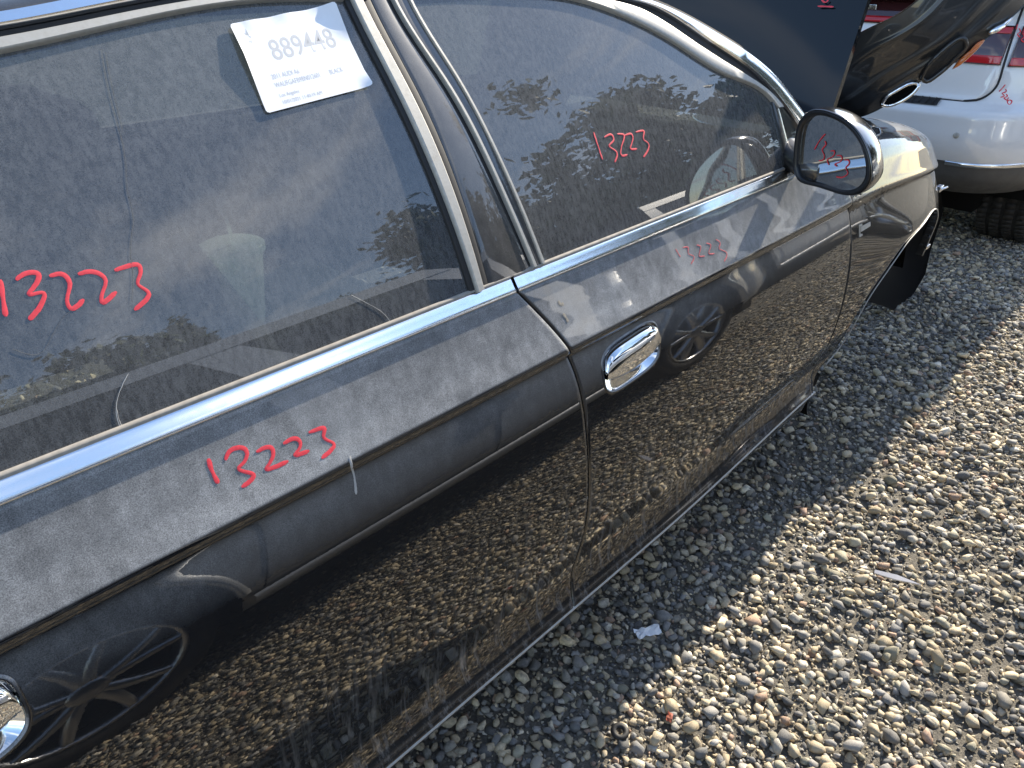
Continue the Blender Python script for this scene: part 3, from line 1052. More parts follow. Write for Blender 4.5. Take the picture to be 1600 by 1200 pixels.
# ---- sticker on the rear door glass
SURF_N = n_side
SQ = hits([(357, 40), (518, 9), (580, 135), (416, 178)])   # tl, tr, br, bl in (x, z)


def sticker_pt(s, t, e=.0018, curl=True):
    s = np.asarray(s, float); t = np.asarray(t, float)
    c = (1 - s)[..., None] * (1 - t)[..., None] * SQ[0] + s[..., None] * (1 - t)[..., None] * SQ[1] + s[..., None] * t[..., None] * SQ[2] + (1 - s)[..., None] * t[..., None] * SQ[3]
    lift = .009 * np.clip((s - .80) / .2, 0, 1) ** 2 * np.clip((.45 - t) / .45, 0, 1) + .005 * np.clip((s - .86) / .14, 0, 1) ** 2 * np.clip((t - .8) / .2, 0, 1) \
        + .002 * np.sin(s * 9 + t * 3) ** 2 * np.clip((.12 - t) / .12, 0, 1) + .005 * np.clip((.10 - s) / .10, 0, 1) * np.clip((.5 - np.abs(t - .35)) / .5, 0, 1)
    p = side(c[..., 0].ravel(), c[..., 1].ravel(), 0).reshape(c.shape[:-1] + (3,))
    n = n_side(p.reshape(-1, 3)).reshape(p.shape)
    return p + n * (e + lift)[..., None]


S_, T_ = np.meshgrid(np.linspace(0, 1, 41), np.linspace(0, 1, 31), indexing='ij')
asp = 1.3
rc = .035


def round_corner(S, T):
    S, T = S.copy(), T.copy()
    for (cs, ct) in ((0, 0), (0, 1), (1, 0), (1, 1)):
        ds, dt = np.abs(S - cs) * asp, np.abs(T - ct)
        m = (ds < rc) & (dt < rc)
        dx, dy = rc - ds, rc - dt
        L = np.hypot(dx, dy); mx = np.maximum(dx, dy)
        f = np.where(L > 1e-6, mx / np.maximum(L, 1e-6), 1)
        ns, nt = rc - dx * f, rc - dy * f
        S = np.where(m, cs + np.sign(.5 - cs) * ns / asp, S); T = np.where(m, ct + np.sign(.5 - ct) * nt, T)
    return S, T


S_, T_ = round_corner(S_, T_)
sticker = cpart(MB().grid(np.stack([sticker_pt(S_, T_), ], 0)[0]), 'paper_sticker', MT['paper'])
sticker['label'] = 'white printed lot sticker on the rear door glass'


def flat_text(body, size, s0, t0, sx=1.0, bold=0.0, shear=0.0):
    cu = bpy.data.curves.new('t', 'FONT')
    cu.body = body; cu.size = 1.0; cu.offset = bold; cu.resolution_u = 3
    ob = bpy.data.objects.new('t', cu)
    COL.objects.link(ob)
    dg = bpy.context.evaluated_depsgraph_get()
    me = bpy.data.meshes.new_from_object(ob.evaluated_get(dg))
    v = np.array([q.co[:] for q in me.vertices]); f = [tuple(p.vertices) for p in me.polygons]
    bpy.data.objects.remove(ob); bpy.data.curves.remove(cu); bpy.data.meshes.remove(me)
    s = s0 + v[:, 0] * size * sx / asp; t = t0 - v[:, 1] * size
    P = sticker_pt(s, t, .00192)
    return P, f


mb = MB()
for args in (('889448', .33, .24, .47, .82, .006), ('2011 AUDI A6', .082, .155, .665, .66), ('WAUFGAFB9BN012601', .082, .155, .76, .66), ('BLACK', .082, .665, .76, .70),
             ('Los Angeles', .06, .155, .87, .8), ('10/01/2021 11:40:19 AM', .06, .155, .95, .8)):
    P, f = flat_text(*args[:4], sx=args[4], bold=args[5] if len(args) > 5 else 0)
    mb.add(P, f)
# small bird-like mark and its word at the upper corner
for poly in ([(.075, .10), (.115, .14), (.105, .15)], [(.115, .07), (.125, .15), (.108, .14)], [(.11, .14), (.14, .175), (.125, .178)]):
    mb.add(sticker_pt(np.array([p[0] for p in poly]), np.array([p[1] for p in poly]), .00192), [(0, 1, 2)])
P, f = flat_text('IAAI', .05, .07, .235, sx=.8); mb.add(P, f)
cpart(mb, 'printed_text', MT['ink'], sticker)

# ---- fender badge
bd = np.array([hit(1352, 352), hit(1368, 333)])
mb = MB()
bx, bz = 2.055, .742


def badge_pt(x, w, e):
    p = fender_pt(np.array([x]), np.array([w]))[0]; return (p[0], p[1] - e, p[2])


def badge_plate(pts, e0=-.002, e1=.0016):
    lo = [badge_pt(x, w, e0) for x, w in pts]; hi = [badge_pt(x, w, e1) for x, w in pts]
    n = len(pts)
    mb.add(lo + hi, [tuple(range(n, 2 * n))] + [(i, (i + 1) % n, n + (i + 1) % n, n + i) for i in range(n)])


badge_plate([(bx - .030, bz - .016), (bx - .010, bz - .016), (bx - .010, bz - .011), (bx - .024, bz - .011), (bx - .024, bz + .011), (bx - .010, bz + .011), (bx - .010, bz + .016), (bx - .030, bz + .016)])
badge_plate([(bx - .019, bz - .004), (bx + .046, bz - .002), (bx + .046, bz + .009), (bx - .019, bz + .009)])
cpart(mb, 'fender_badge', MT['satin'], front_fender, 20)

# ---- wheel arch without its wheel
mb = MB()
P = []
for a in np.radians(np.linspace(12, 205, 50)):
    x, z = 2.46 + .43 * math.cos(a), .29 + .40 * math.sin(a)
    P.append([(x, y, z + .004 * math.sin(a * 23)) for y in (-.865 + float(tap(x)), -.80, -.70, -.55, -.40)])
cpart(mb.grid(P), 'wheel_arch_liner', MT['underbody'])
flap = [at_y(u, v, -.69) for u, v in [(1352, 470), (1365, 474), (1402, 486), (1426, 462), (1446, 428), (1454, 392), (1464, 362), (1474, 330), (1470, 300), (1440, 290), (1380, 300), (1330, 360)]]
mb = MB()
n = len(flap)
mb.add(flap + [(p[0] + .01, p[1] + .03, p[2]) for p in flap], [tuple(range(n)), tuple(range(2 * n - 1, n - 1, -1))] + [(i, (i + 1) % n, n + (i + 1) % n, n + i) for i in range(n)])
cpart(mb, 'splash_shield', MT['underbody'])
mb = MB().box((2.35, -.58, .24), (2.55, -.40, .44), .03); mb.tube([(2.44, -.55, .32), (2.44, .55, .30)], .05); mb.lathe([(0.0, -.64), (.14, -.64), (.15, -.63), (.15, -.615), (.05, -.61), (.05, -.56)], (2.46, 0, .31), 'Y', 36)
mb.tube([(2.42, -.50, .34), (2.40, -.52, .80)], .045)
cpart(mb, 'wheel_hub', MT['underbody'])
mb = MB().box((2.0, -.60, .20), (2.80, -.36, .82), .03); mb.box((2.0, .36, .20), (2.80, .60, .82), .03); mb.box((2.15, -.36, .35), (2.75, .36, .80), .04); mb.box((2.78, -.55, .45), (2.84, .55, .60), .02); mb.box((1.9, -.70, .80), (2.06, .70, .93), .01)
cpart(mb, 'engine_bay', MT['underbody'])
# clip and bolt at the fender's front end
mb = MB()
c0 = fender_pt(np.array([AEND[0] + .05]), np.array([.70]))[0]
mb.box(c0 + np.array([-.005, -.012, -.008]), c0 + np.array([.03, .004, .012]), .002); mb.tube([c0 + np.array([.01, -.01, 0]), c0 + np.array([.035, -.022, .006])], .004, 8)
cpart(mb, 'fender_clip', MT['chrome'], front_fender)
mb = MB()
c1 = fender_pt(np.array([AEND[0] - .01]), np.array([AEND[1] + .04]))[0]
mb.box(c1 + np.array([-.012, -.006, -.01]), c1 + np.array([.02, .004, .004]), .002)
cpart(mb, 'fender_clip', MT['chrome'], front_fender)

# ---- open hood
_e0, _e1 = at_y(1301, 170, -.70), at_y(1356, 0, -.70)
_ed = (_e1 - _e0) / (_e1[2] - _e0[2])
HB0, HT0 = _e0 + _ed * (.935 - _e0[2]), _e0 + _ed * (1.70 - _e0[2])
HB0[1] = HT0[1] = 0.0
hd = HT0 - HB0
hn = np.array([-hd[2], 0, hd[0]]); hn /= np.linalg.norm(hn)
P = []
for s in np.linspace(0, 1, 30):
    row = []
    wh = .70 - .04 * max(0, s - .5) ** 2
    for t in np.linspace(-1, 1, 41):
        q = 1 - abs(t) ** 2.2
        c = HB0 + hd * (s * (1 - .10 * s * (abs(t) ** 3)))
        row.append(c + hn * (.030 * q) + np.array([.05 * (1 - t * t) * (1 - s), wh * t, 0]))
    P.append(row)
P = np.array(P)
R = np.concatenate([P, ], 0)
V = R.reshape(-1, 3); nvv = len(V)
back = V - hn * .022
F = grid_faces(30, 41)
mbh = MB().add(V, F).add(back, [tuple(reversed(f)) for f in F])
bi = [i for i in range(41)] + [k * 41 + 40 for k in range(1, 30)] + [29 * 41 + j for j in range(39, -1, -1)] + [k * 41 for k in range(28, 0, -1)]
mbh.f += [(bi[i], bi[(i + 1) % len(bi)], nvv + bi[(i + 1) % len(bi)], nvv + bi[i]) for i in range(len(bi))]
MT['hood'] = simple('black_hood_paint', (0.006, 0.007, 0.009), 0.05, 0.0, spec=0.42)
hood = cpart(mbh, 'hood', MT['hood'], angle=40)
hood['label'] = 'raised black hood reflecting the blue sky'
for y in (-.60, .60):
    cpart(MB().tube([(2.16, y, .90), (2.30, y, 1.02), (2.27, y, 1.22)], .010, 8), 'hood_hinge', MT['dark'])
SURF_N = lambda p: np.tile(hn, (len(p), 1))


def f_hood(c):
    out = []
    for u, v in c:
        h = .01
        for _ in range(8):
            p = _plane_hit(u, v, HB0 + hn * h, hn)
            h = .030 * (1 - min(1, abs(p[1]) / .70) ** 2.2)
        out.append(p + hn * .0025)
    return np.array(out)


cpart(stroke_mesh([[(1278, 10), (1303, 11)], [(1284, 0), (1290, 4), (1295, 0)]], f_hood, .004), 'painted_number', MT['red'], hood)
SURF_N = n_side
#__PART2__
# ------------------------------------------------------------------ ground and gravel
def value_noise(x, y, s, seed=0):
    r = np.random.default_rng(seed).random((64, 64))
    u, v = x * s + 500, y * s + 500
    i, j = np.floor(u).astype(int), np.floor(v).astype(int)
    a, b = u - i, v - j
    a, b = a * a * (3 - 2 * a), b * b * (3 - 2 * b)
    g = lambda p, q: r[p % 64, q % 64]
    return g(i, j) * (1 - a) * (1 - b) + g(i + 1, j) * a * (1 - b) + g(i, j + 1) * (1 - a) * b + g(i + 1, j + 1) * a * b


def ground_h(x, y):
    f = sstep(-2.5, -1.5, x) * (1 - sstep(6.5, 7.5, x)) * sstep(-4, -3, y) * (1 - sstep(1.5, 2.5, y))
    return f * (.016 * (value_noise(x, y, 1.7, 1) - .5) + .009 * (value_noise(x, y, 6, 2) - .5) + .005 * (value_noise(x, y, 22, 3) - .5))


gx = np.concatenate([[-600, -120, -30, -10, -4], np.linspace(-2.5, 7.5, 260), [10, 16, 40, 120, 600]])
gy = np.concatenate([[-600, -120, -30, -10, -6], np.linspace(-4, 2.5, 170), [4, 8, 30, 120, 600]])
GX, GY = np.meshgrid(gx, gy, indexing='ij')
q = N('gravel_soil')
co = q.coord('Object')
n1 = q.noise(co, 9, 6, 0.65); n2 = q.noise(co, 160, 4, 0.7); n3 = q.noise(co, 45, 5, 0.7)
c1 = q.ramp(n2, [(0.3, (.075, .068, .058, 1)), (0.5, (.15, .135, .11, 1)), (0.72, (.30, .27, .215, 1))])
c2 = q.ramp(n3, [(0.35, (.085, .080, .072, 1)), (0.7, (.24, .215, .17, 1))])
q.l.new(q.mixc(q.ramp(n1, [(0.4, 0.25), (0.6, 0.75)]), c1, c2), q.p.inputs['Base Color'])
q.set(Roughness=0.95)
q.bump(q.math('ADD', n2, n3), 0.9, 0.008)
MT['soil'] = q.m
ground = mesh_obj('ground', np.stack([GX, GY, ground_h(GX, GY)], -1).reshape(-1, 3), grid_faces(len(gx), len(gy)), MT['soil'])
tag(ground, kind='structure')

q = N('gravel_stone')
at_ = q.new('ShaderNodeAttribute'); at_.attribute_name = 'stone_colour'
co = q.coord('Object')
n1 = q.noise(co, 130, 5, 0.7); n2 = q.noise(co, 700, 3, 0.6)
mul = q.new('ShaderNodeMix', data_type='RGBA', blend_type='MULTIPLY'); mul.inputs['Factor'].default_value = 1
q.l.new(at_.outputs['Color'], mul.inputs['A'])
q.l.new(q.ramp(n1, [(0.3, (.68, .67, .66, 1)), (0.7, (1.18, 1.16, 1.12, 1))]), mul.inputs['B'])
q.l.new(mul.outputs['Result'], q.p.inputs['Base Color'])
q.set(Roughness=0.82)
q.p.inputs['Specular IOR Level'].default_value = 0.3
q.bump(q.math('ADD', n1, n2), 0.35, 0.003)
MT['stone'] = q.m


def hull(npts, rg, sc, rounded):
    bm = bmesh.new()
    p = rg.normal(size=(npts, 3)); p /= np.linalg.norm(p, axis=1, keepdims=True)
    if not rounded:
        p = np.sign(p) * np.abs(p) ** .62 * rg.uniform(.85, 1.1, (npts, 1))
    for v in p * sc: bm.verts.new(v)
    r = bmesh.ops.convex_hull(bm, input=bm.verts)
    loose = [v for v in bm.verts if not v.link_faces]
    for v in loose: bm.verts.remove(v)
    bmesh.ops.triangulate(bm, faces=bm.faces)
    bm.verts.index_update()
    V = np.array([v.co[:] for v in bm.verts]); Fc = np.array([[v.index for v in f.verts] for f in bm.faces])
    bm.free()
    # outward orientation
    n = np.cross(V[Fc[:, 1]] - V[Fc[:, 0]], V[Fc[:, 2]] - V[Fc[:, 0]])
    flip = (n * V[Fc].mean(1)).sum(1) < 0
    Fc[flip] = Fc[flip][:, ::-1]
    return V, Fc


VAR = []
for i in range(16):
    rg = np.random.default_rng(100 + i)
    rd = i % 3 == 0
    VAR.append((*hull(26 if rd else 15, rg, np.array([1, rg.uniform(.6, .85), rg.uniform(.42, .62)]), rd), rd))
VAR_S = [hull(8, np.random.default_rng(300 + i), np.array([1, .8, .6]), False) for i in range(8)]
PAL = np.array([1.30, 1.27, 1.20]) * np.array([(.20, .20, .205), (.26, .26, .265), (.165, .17, .18), (.33, .32, .30), (.24, .235, .22), (.42, .37, .29), (.50, .44, .34), (.46, .40, .30), (.38, .33, .25), (.56, .51, .42), (.34, .25, .20), (.145, .145, .15), (.30, .29, .24), (.62, .59, .53)])
PW = np.array([10, 10, 7, 9, 8, 10, 9, 9, 8, 5, 3, 5, 8, 2.0]); PW /= PW.sum()


def rot_mats(n, rg, tilt):
    a = rg.uniform(0, 2 * math.pi, n); tx = rg.normal(0, tilt, n); ty = rg.normal(0, tilt, n)
    ca, sa = np.cos(a), np.sin(a)
    Rz = np.zeros((n, 3, 3)); Rz[:, 0, 0] = ca; Rz[:, 0, 1] = -sa; Rz[:, 1, 0] = sa; Rz[:, 1, 1] = ca; Rz[:, 2, 2] = 1
    cx, sx = np.cos(tx), np.sin(tx)
    Rx = np.zeros((n, 3, 3)); Rx[:, 0, 0] = 1; Rx[:, 1, 1] = cx; Rx[:, 1, 2] = -sx; Rx[:, 2, 1] = sx; Rx[:, 2, 2] = cx
    cy, sy = np.cos(ty), np.sin(ty)
    Ry = np.zeros((n, 3, 3)); Ry[:, 0, 0] = cy; Ry[:, 0, 2] = sy; Ry[:, 1, 1] = 1; Ry[:, 2, 0] = -sy; Ry[:, 2, 2] = cy
    return Rx @ Ry @ Rz


def scatter(x0, x1, y0, y1, cell, smin, smax, rg, lo=.0, keep=None):
    nx, ny = int((x1 - x0) / cell), int((y1 - y0) / cell)
    X, Y = np.meshgrid((np.arange(nx) + .5) * cell + x0, (np.arange(ny) + .5) * cell + y0, indexing='ij')
    X = (X + rg.uniform(-.55, .55, X.shape) * cell).ravel(); Y = (Y + rg.uniform(-.55, .55, Y.shape) * cell).ravel()
    n = len(X)
    S = np.clip(smin + (smax - smin) * rg.beta(1.7, 3.2, n), smin, smax)
    dens = value_noise(X, Y, 2.3, 11) * .6 + value_noise(X, Y, 7, 12) * .4
    m = rg.random(n) < np.clip((dens - .16) * 3.0, lo, 1)
    if keep is not None: m &= keep(X, Y)
    X, Y, S = X[m], Y[m], S[m]
    return X, Y, S


rg = np.random.default_rng(21)
NEAR = lambda X, Y: (Y < -.15)
X1, Y1, S1 = scatter(-1.3, 6.4, -2.30, .1, .0205, .0055, .0190, rg, .80, NEAR)
X1b, Y1b, S1b = scatter(-.6, 5.5, -2.10, -.45, .050, .0090, .0245, rg, .40)
X1, Y1, S1 = np.concatenate([X1, X1b]), np.concatenate([Y1, Y1b]), np.concatenate([S1, S1b])
nS = len(X1)
Z1 = ground_h(X1, Y1) + S1 * rg.uniform(.12, .52, nS)
Z1[-len(X1b):] += rg.uniform(.0, .010, len(X1b))
R1 = rot_mats(nS, rg, .28)
V1 = rg.integers(0, 16, nS)
C1 = PAL[rg.choice(len(PAL), nS, p=PW)] * rg.uniform(.62, 1.32, (nS, 1))
# the stones that show largest in the photograph
Pp = np.stack([X1, Y1, Z1], -1) - CAM
dep = Pp @ C_F
uu = W_PX / 2 + F_PX * (Pp @ C_R) / dep; vv = H_PX / 2 - F_PX * (Pp @ C_U) / dep
vis = (dep > .2) & (uu > 0) & (uu < W_PX) & (vv > 0) & (vv < H_PX) & (Y1 < -.93)
score = np.where(vis, S1 / np.maximum(dep, .1) * (.4 + Z1 / S1), 0)
big = np.argsort(-score)[:300]
mask = np.ones(nS, bool); mask[big] = False


def merged(name, sets, mat, parent):
    vs, fs, cs, off = [], [], [], 0
    for V, Fc, pos, R, S, Cc in sets:
        n = len(pos)
        if n == 0: continue
        P = np.einsum('nij,vj->nvi', R, V) * S[:, None, None] + pos[:, None]
        vs.append(P.reshape(-1, 3)); k = len(V)
        fs.append((Fc[None] + (np.arange(n) * k)[:, None, None] + off).reshape(-1, 3)); off += n * k
        cs.append(np.repeat(Cc, k, 0))
    V = np.concatenate(vs); Fc = np.concatenate(fs); Cc = np.concatenate(cs)
    me = bpy.data.meshes.new(name)
    me.vertices.add(len(V)); me.vertices.foreach_set('co', V.astype(np.float32).ravel())
    me.loops.add(len(Fc) * 3); me.loops.foreach_set('vertex_index', Fc.astype(np.int32).ravel())
    me.polygons.add(len(Fc)); me.polygons.foreach_set('loop_start', np.arange(0, len(Fc) * 3, 3, dtype=np.int32))
    me.update(calc_edges=True)
    a = me.color_attributes.new('stone_colour', 'FLOAT_COLOR', 'POINT')
    a.data.foreach_set('color', np.concatenate([Cc, np.ones((len(Cc), 1))], 1).astype(np.float32).ravel())
    me.materials.append(mat); me.shade_smooth()
    o = bpy.data.objects.new(name, me); COL.objects.link(o); o.parent = parent
    return o


pos1 = np.stack([X1, Y1, Z1], -1)
sets = []
for i, (V, Fc, rd) in enumerate(VAR):
    m = mask & (V1 == i)
    sets.append((V, Fc, pos1[m], R1[m], S1[m], C1[m]))
gravel = merged('gravel', sets, MT['stone'], ground)
tag(gravel, 'loose grey and tan gravel covering the ground', kind='stuff')
X2, Y2, S2 = scatter(-1.0, 6.0, -2.20, -.25, .0118, .0026, .0092, rg, .60)
n2_ = len(X2); V2 = rg.integers(0, 8, n2_)
pos2 = np.stack([X2, Y2, ground_h(X2, Y2) + S2 * .3], -1); R2 = rot_mats(n2_, rg, .6)
C2 = PAL[rg.choice(len(PAL), n2_, p=PW)] * rg.uniform(.7, 1.15, (n2_, 1))
X3, Y3, S3 = scatter(-5, 13, -6.5, 5.5, .062, .010, .026, rg, .7, lambda X, Y: ~((X > -1.25) & (X < 6.35) & (Y > -2.28) & (Y < .1)))
n3_ = len(X3); V3 = rg.integers(0, 8, n3_); pos3 = np.stack([X3, Y3, ground_h(X3, Y3) + S3 * .25], -1); R3 = rot_mats(n3_, rg, .3)
C3 = PAL[rg.choice(len(PAL), n3_, p=PW)] * rg.uniform(.78, 1.2, (n3_, 1))
grit = merged('grit', [(V, Fc, pos2[V2 == i], R2[V2 == i], S2[V2 == i], C2[V2 == i]) for i, (V, Fc) in enumerate(VAR_S)]
              + [(V, Fc, pos3[V3 == i], R3[V3 == i], S3[V3 == i], C3[V3 == i]) for i, (V, Fc) in enumerate(VAR_S)], MT['stone'], ground)
tag(grit, 'fine grit between the gravel stones', kind='stuff')
print('stones', nS, 'grit', n2_, 'tris', len(gravel.data.polygons) + len(grit.data.polygons))
# single stones
SM = {}
for i in big:
    ci = int(rg.integers(0, 3)); key = (int(V1[i]), ci, int(np.argmax(C1[i]) * 0 + (C1[i].mean() > .30)))
    if key not in SM:
        V, Fc, rd = VAR[key[0]]
        me = bpy.data.meshes.new('stone')
        me.from_pydata([tuple(v) for v in V], [], [tuple(f) for f in Fc])
        a = me.color_attributes.new('stone_colour', 'FLOAT_COLOR', 'POINT')
        a.data.foreach_set('color', np.tile(np.append(C1[i], 1), (len(V), 1)).astype(np.float32).ravel())
        me.materials.append(MT['stone']); me.shade_smooth()
        SM[key] = me
    o = bpy.data.objects.new('stone', SM[key])
    o.matrix_world = Matrix.Translation(pos1[i]) @ Matrix(R1[i].tolist()).to_4x4() @ Matrix.Scale(float(S1[i]), 4)
    COL.objects.link(o)
    mw = o.matrix_world.copy(); o.parent = ground; o.matrix_world = mw


# ------------------------------------------------------------------ wheels
MT['tyre'] = simple('tyre_rubber', (0.022, 0.021, 0.020), 0.85, noise=0.4, nscale=30, bump=0.2)
MT['alloy'] = simple('alloy_rim', (0.60, 0.60, 0.61), 0.28, 0.9)


def wheel(parent, x, y, z, r, w, sg, spokes=5, tread=False):
    """sg: -1 when the outer face looks to -Y"""
    root = None
    ri = r * .72
    t = MB().lathe([(ri, w * .42 * 1), (r * .80, w * .52), (r * .94, w * .48), (r * .985, w * .38), (r, w * .30), (r, -w * .30), (r * .985, -w * .38), (r * .94, -w * .48), (r * .80, -w * .52), (ri, -w * .42)], (x, y, z), 'Y', 56)
    root = t.build('wheel', MT['tyre'], parent)
    if tread:
        tb = MB()
        for k in range(64):
            a = 2 * math.pi * k / 64
            for j, yy in enumerate((-.36, -.12, .12, .36)):
                c = np.array([x + (r + .001) * math.cos(a + .03 * j), y + yy * w, z + (r + .001) * math.sin(a + .03 * j)])
                T = np.array([-math.sin(a), 0, math.cos(a)]); Nn = np.array([math.cos(a), 0, math.sin(a)]); B = np.array([0, 1.0, 0])
                hw, hl = w * .085, r * .034
                vs = [c + T * (sx * hl + .25 * hl * sb) + B * sb * hw + Nn * h for h in (0, .007) for sx in (-1, 1) for sb in (-1, 1)]
                tb.add(vs, [(4, 5, 7, 6), (0, 1, 5, 4), (2, 6, 7, 3), (0, 4, 6, 2), (1, 3, 7, 5)])
        tb.build('tread', MT['tyre'], root)
    rm = MB().lathe([(ri * 1.0, sg * w * .44), (ri * 1.02, sg * w * .47), (ri * .96, sg * w * .46), (ri * .92, sg * w * .30), (ri * .90, -sg * w * .30)], (x, y, z), 'Y', 48)
    for k in range(spokes):
        for da in (-.20, .20):
            a = 2 * math.pi * k / spokes + math.pi / 2
            P = []
            for s in np.linspace(0, 1, 6):
                rad = ri * (.13 + .82 * s); aa = a + da * (.55 + .85 * s)
                cx, cz = x + rad * math.cos(aa), z + rad * math.sin(aa)
                wd = ri * (.115 - .035 * s)
                tx, tz = -math.sin(aa), math.cos(aa)
                yo = y + sg * w * (.40 + .05 * math.sin(s * 2.4)); 
                P.append([(cx - tx * wd, yo - sg * .035, cz - tz * wd), (cx - tx * wd * .7, yo, cz - tz * wd * .7), (cx + tx * wd * .7, yo, cz + tz * wd * .7), (cx + tx * wd, yo - sg * .035, cz + tz * wd)])
            rm.grid(P)
    rm.lathe([(0, sg * w * .44), (ri * .16, sg * w * .44), (ri * .24, sg * w * .40), (ri * .26, sg * w * .30)], (x, y, z), 'Y', 24)
    rm.build('rim', MT['alloy'], root)
    MB().lathe([(0.001, sg * w * .05), (ri * .93, sg * w * .05)], (x, y, z), 'Y', 32).build('brake_disc', MT['underbody'], root)
    return root


# the sedan keeps its rear wheels
wheel(car, -.39 - .8, -.80, .32, .325, .235, -1)
wheel(car, -.39 - .8, .80, .32, .325, .235, 1)


# ------------------------------------------------------------------ other cars: stacked outlines
def outline(xr, xf, w, yc, rr, rf, bow_r=.0, bow_f=.0, npt=(70, 26, 12)):
    ns, ne, nc = npt
    pts = []
    def arc(cx, cy, r, a0, a1):
        return [(cx + r[0] * math.cos(a), cy + r[1] * math.sin(a)) for a in np.linspace(a0, a1, nc, endpoint=False)]
    # start rear right corner end, go forward along right side (-Y)
    pts += [(x, -w + .012 * ((x - (xr + xf) / 2) / ((xf - xr) / 2)) ** 2) for x in np.linspace(xr + rr[0], xf - rf[0], ns, endpoint=False)]
    pts += arc(xf - rf[0], -w + rf[1], rf, -math.pi / 2, 0)
    pts += [(xf, y) for y in np.linspace(-w + rf[1], w - rf[1], ne, endpoint=False)]
    pts += arc(xf - rf[0], w - rf[1], rf, 0, math.pi / 2)
    pts += [(x, w - .012 * ((x - (xr + xf) / 2) / ((xf - xr) / 2)) ** 2) for x in np.linspace(xf - rf[0], xr + rr[0], ns, endpoint=False)]
    pts += arc(xr + rr[0], w - rr[1], rr, math.pi / 2, math.pi)
    pts += [(xr, y) for y in np.linspace(w - rr[1], -w + rr[1], ne, endpoint=False)]
    pts += arc(xr + rr[0], -w + rr[1], rr, math.pi, 1.5 * math.pi)
    P = np.array(pts)
    qq = np.abs(P[:, 1]) / w
    P[:, 0] += np.where(P[:, 0] < (xr + xf) / 2, bow_r * qq ** 2, -bow_f * qq ** 2) * np.where(np.abs(P[:, 0] - np.where(P[:, 0] < (xr + xf) / 2, xr, xf)) < .5, 1, 0)
    P[:, 1] += yc
    return P


def body_stack(rows, yc, wheels, wr):
    """rows: (z, xr, xf, w, corner radii); returns MB with wheel openings left out"""
    P = np.stack([np.c_[outline(r[1], r[2], r[3], yc, r[4], r[5], .06, .10), np.full(len(outline(r[1], r[2], r[3], yc, r[4], r[5])), r[0])] for r in rows], 1)
    nu, nv = P.shape[:2]
    V = P.reshape(-1, 3).copy()
    # pull vertices near the arch onto its circle
    near_side = np.abs(np.abs(V[:, 1] - yc) - rows[3][3]) < .2
    inside = np.zeros(len(V), bool)
    for (wx, wz) in wheels:
        d = np.hypot(V[:, 0] - wx, V[:, 2] - wz)
        m = near_side & (d < wr) & (d > wr - .06)
        k = wr / np.maximum(d, 1e-6)
        V[m, 0] = wx + (V[m, 0] - wx) * k[m]; V[m, 2] = wz + (V[m, 2] - wz) * k[m]
        d = np.hypot(V[:, 0] - wx, V[:, 2] - wz)
        inside |= near_side & (d < wr - 1e-4)
    Fc = [f for f in grid_faces(nu, nv, 0, True) if not any(inside[i] for i in f)]
    top = tuple(i * nv + nv - 1 for i in range(nu))
    return MB().add(V, Fc), V[list(top)]


def car_rows(z_list, xr, xf, w, rr, rf):
    return [(z, float(xr(z)), float(xf(z)), float(w(z)), rr, rf) for z in z_list]


def lid(top, zc, mb, n=5):
    c = top.mean(0); c[2] = zc
    P = [top]
    for k in range(1, n + 1):
        s = 1 - k / n
        q = c + (top - c) * np.array([max(s, .002), max(s, .002), 0]); q[:, 2] = top[:, 2] + (zc - top[:, 2]) * (1 - s * s)
        P.append(q)
    mb.grid(np.stack(P, 1), wrap_u=True)


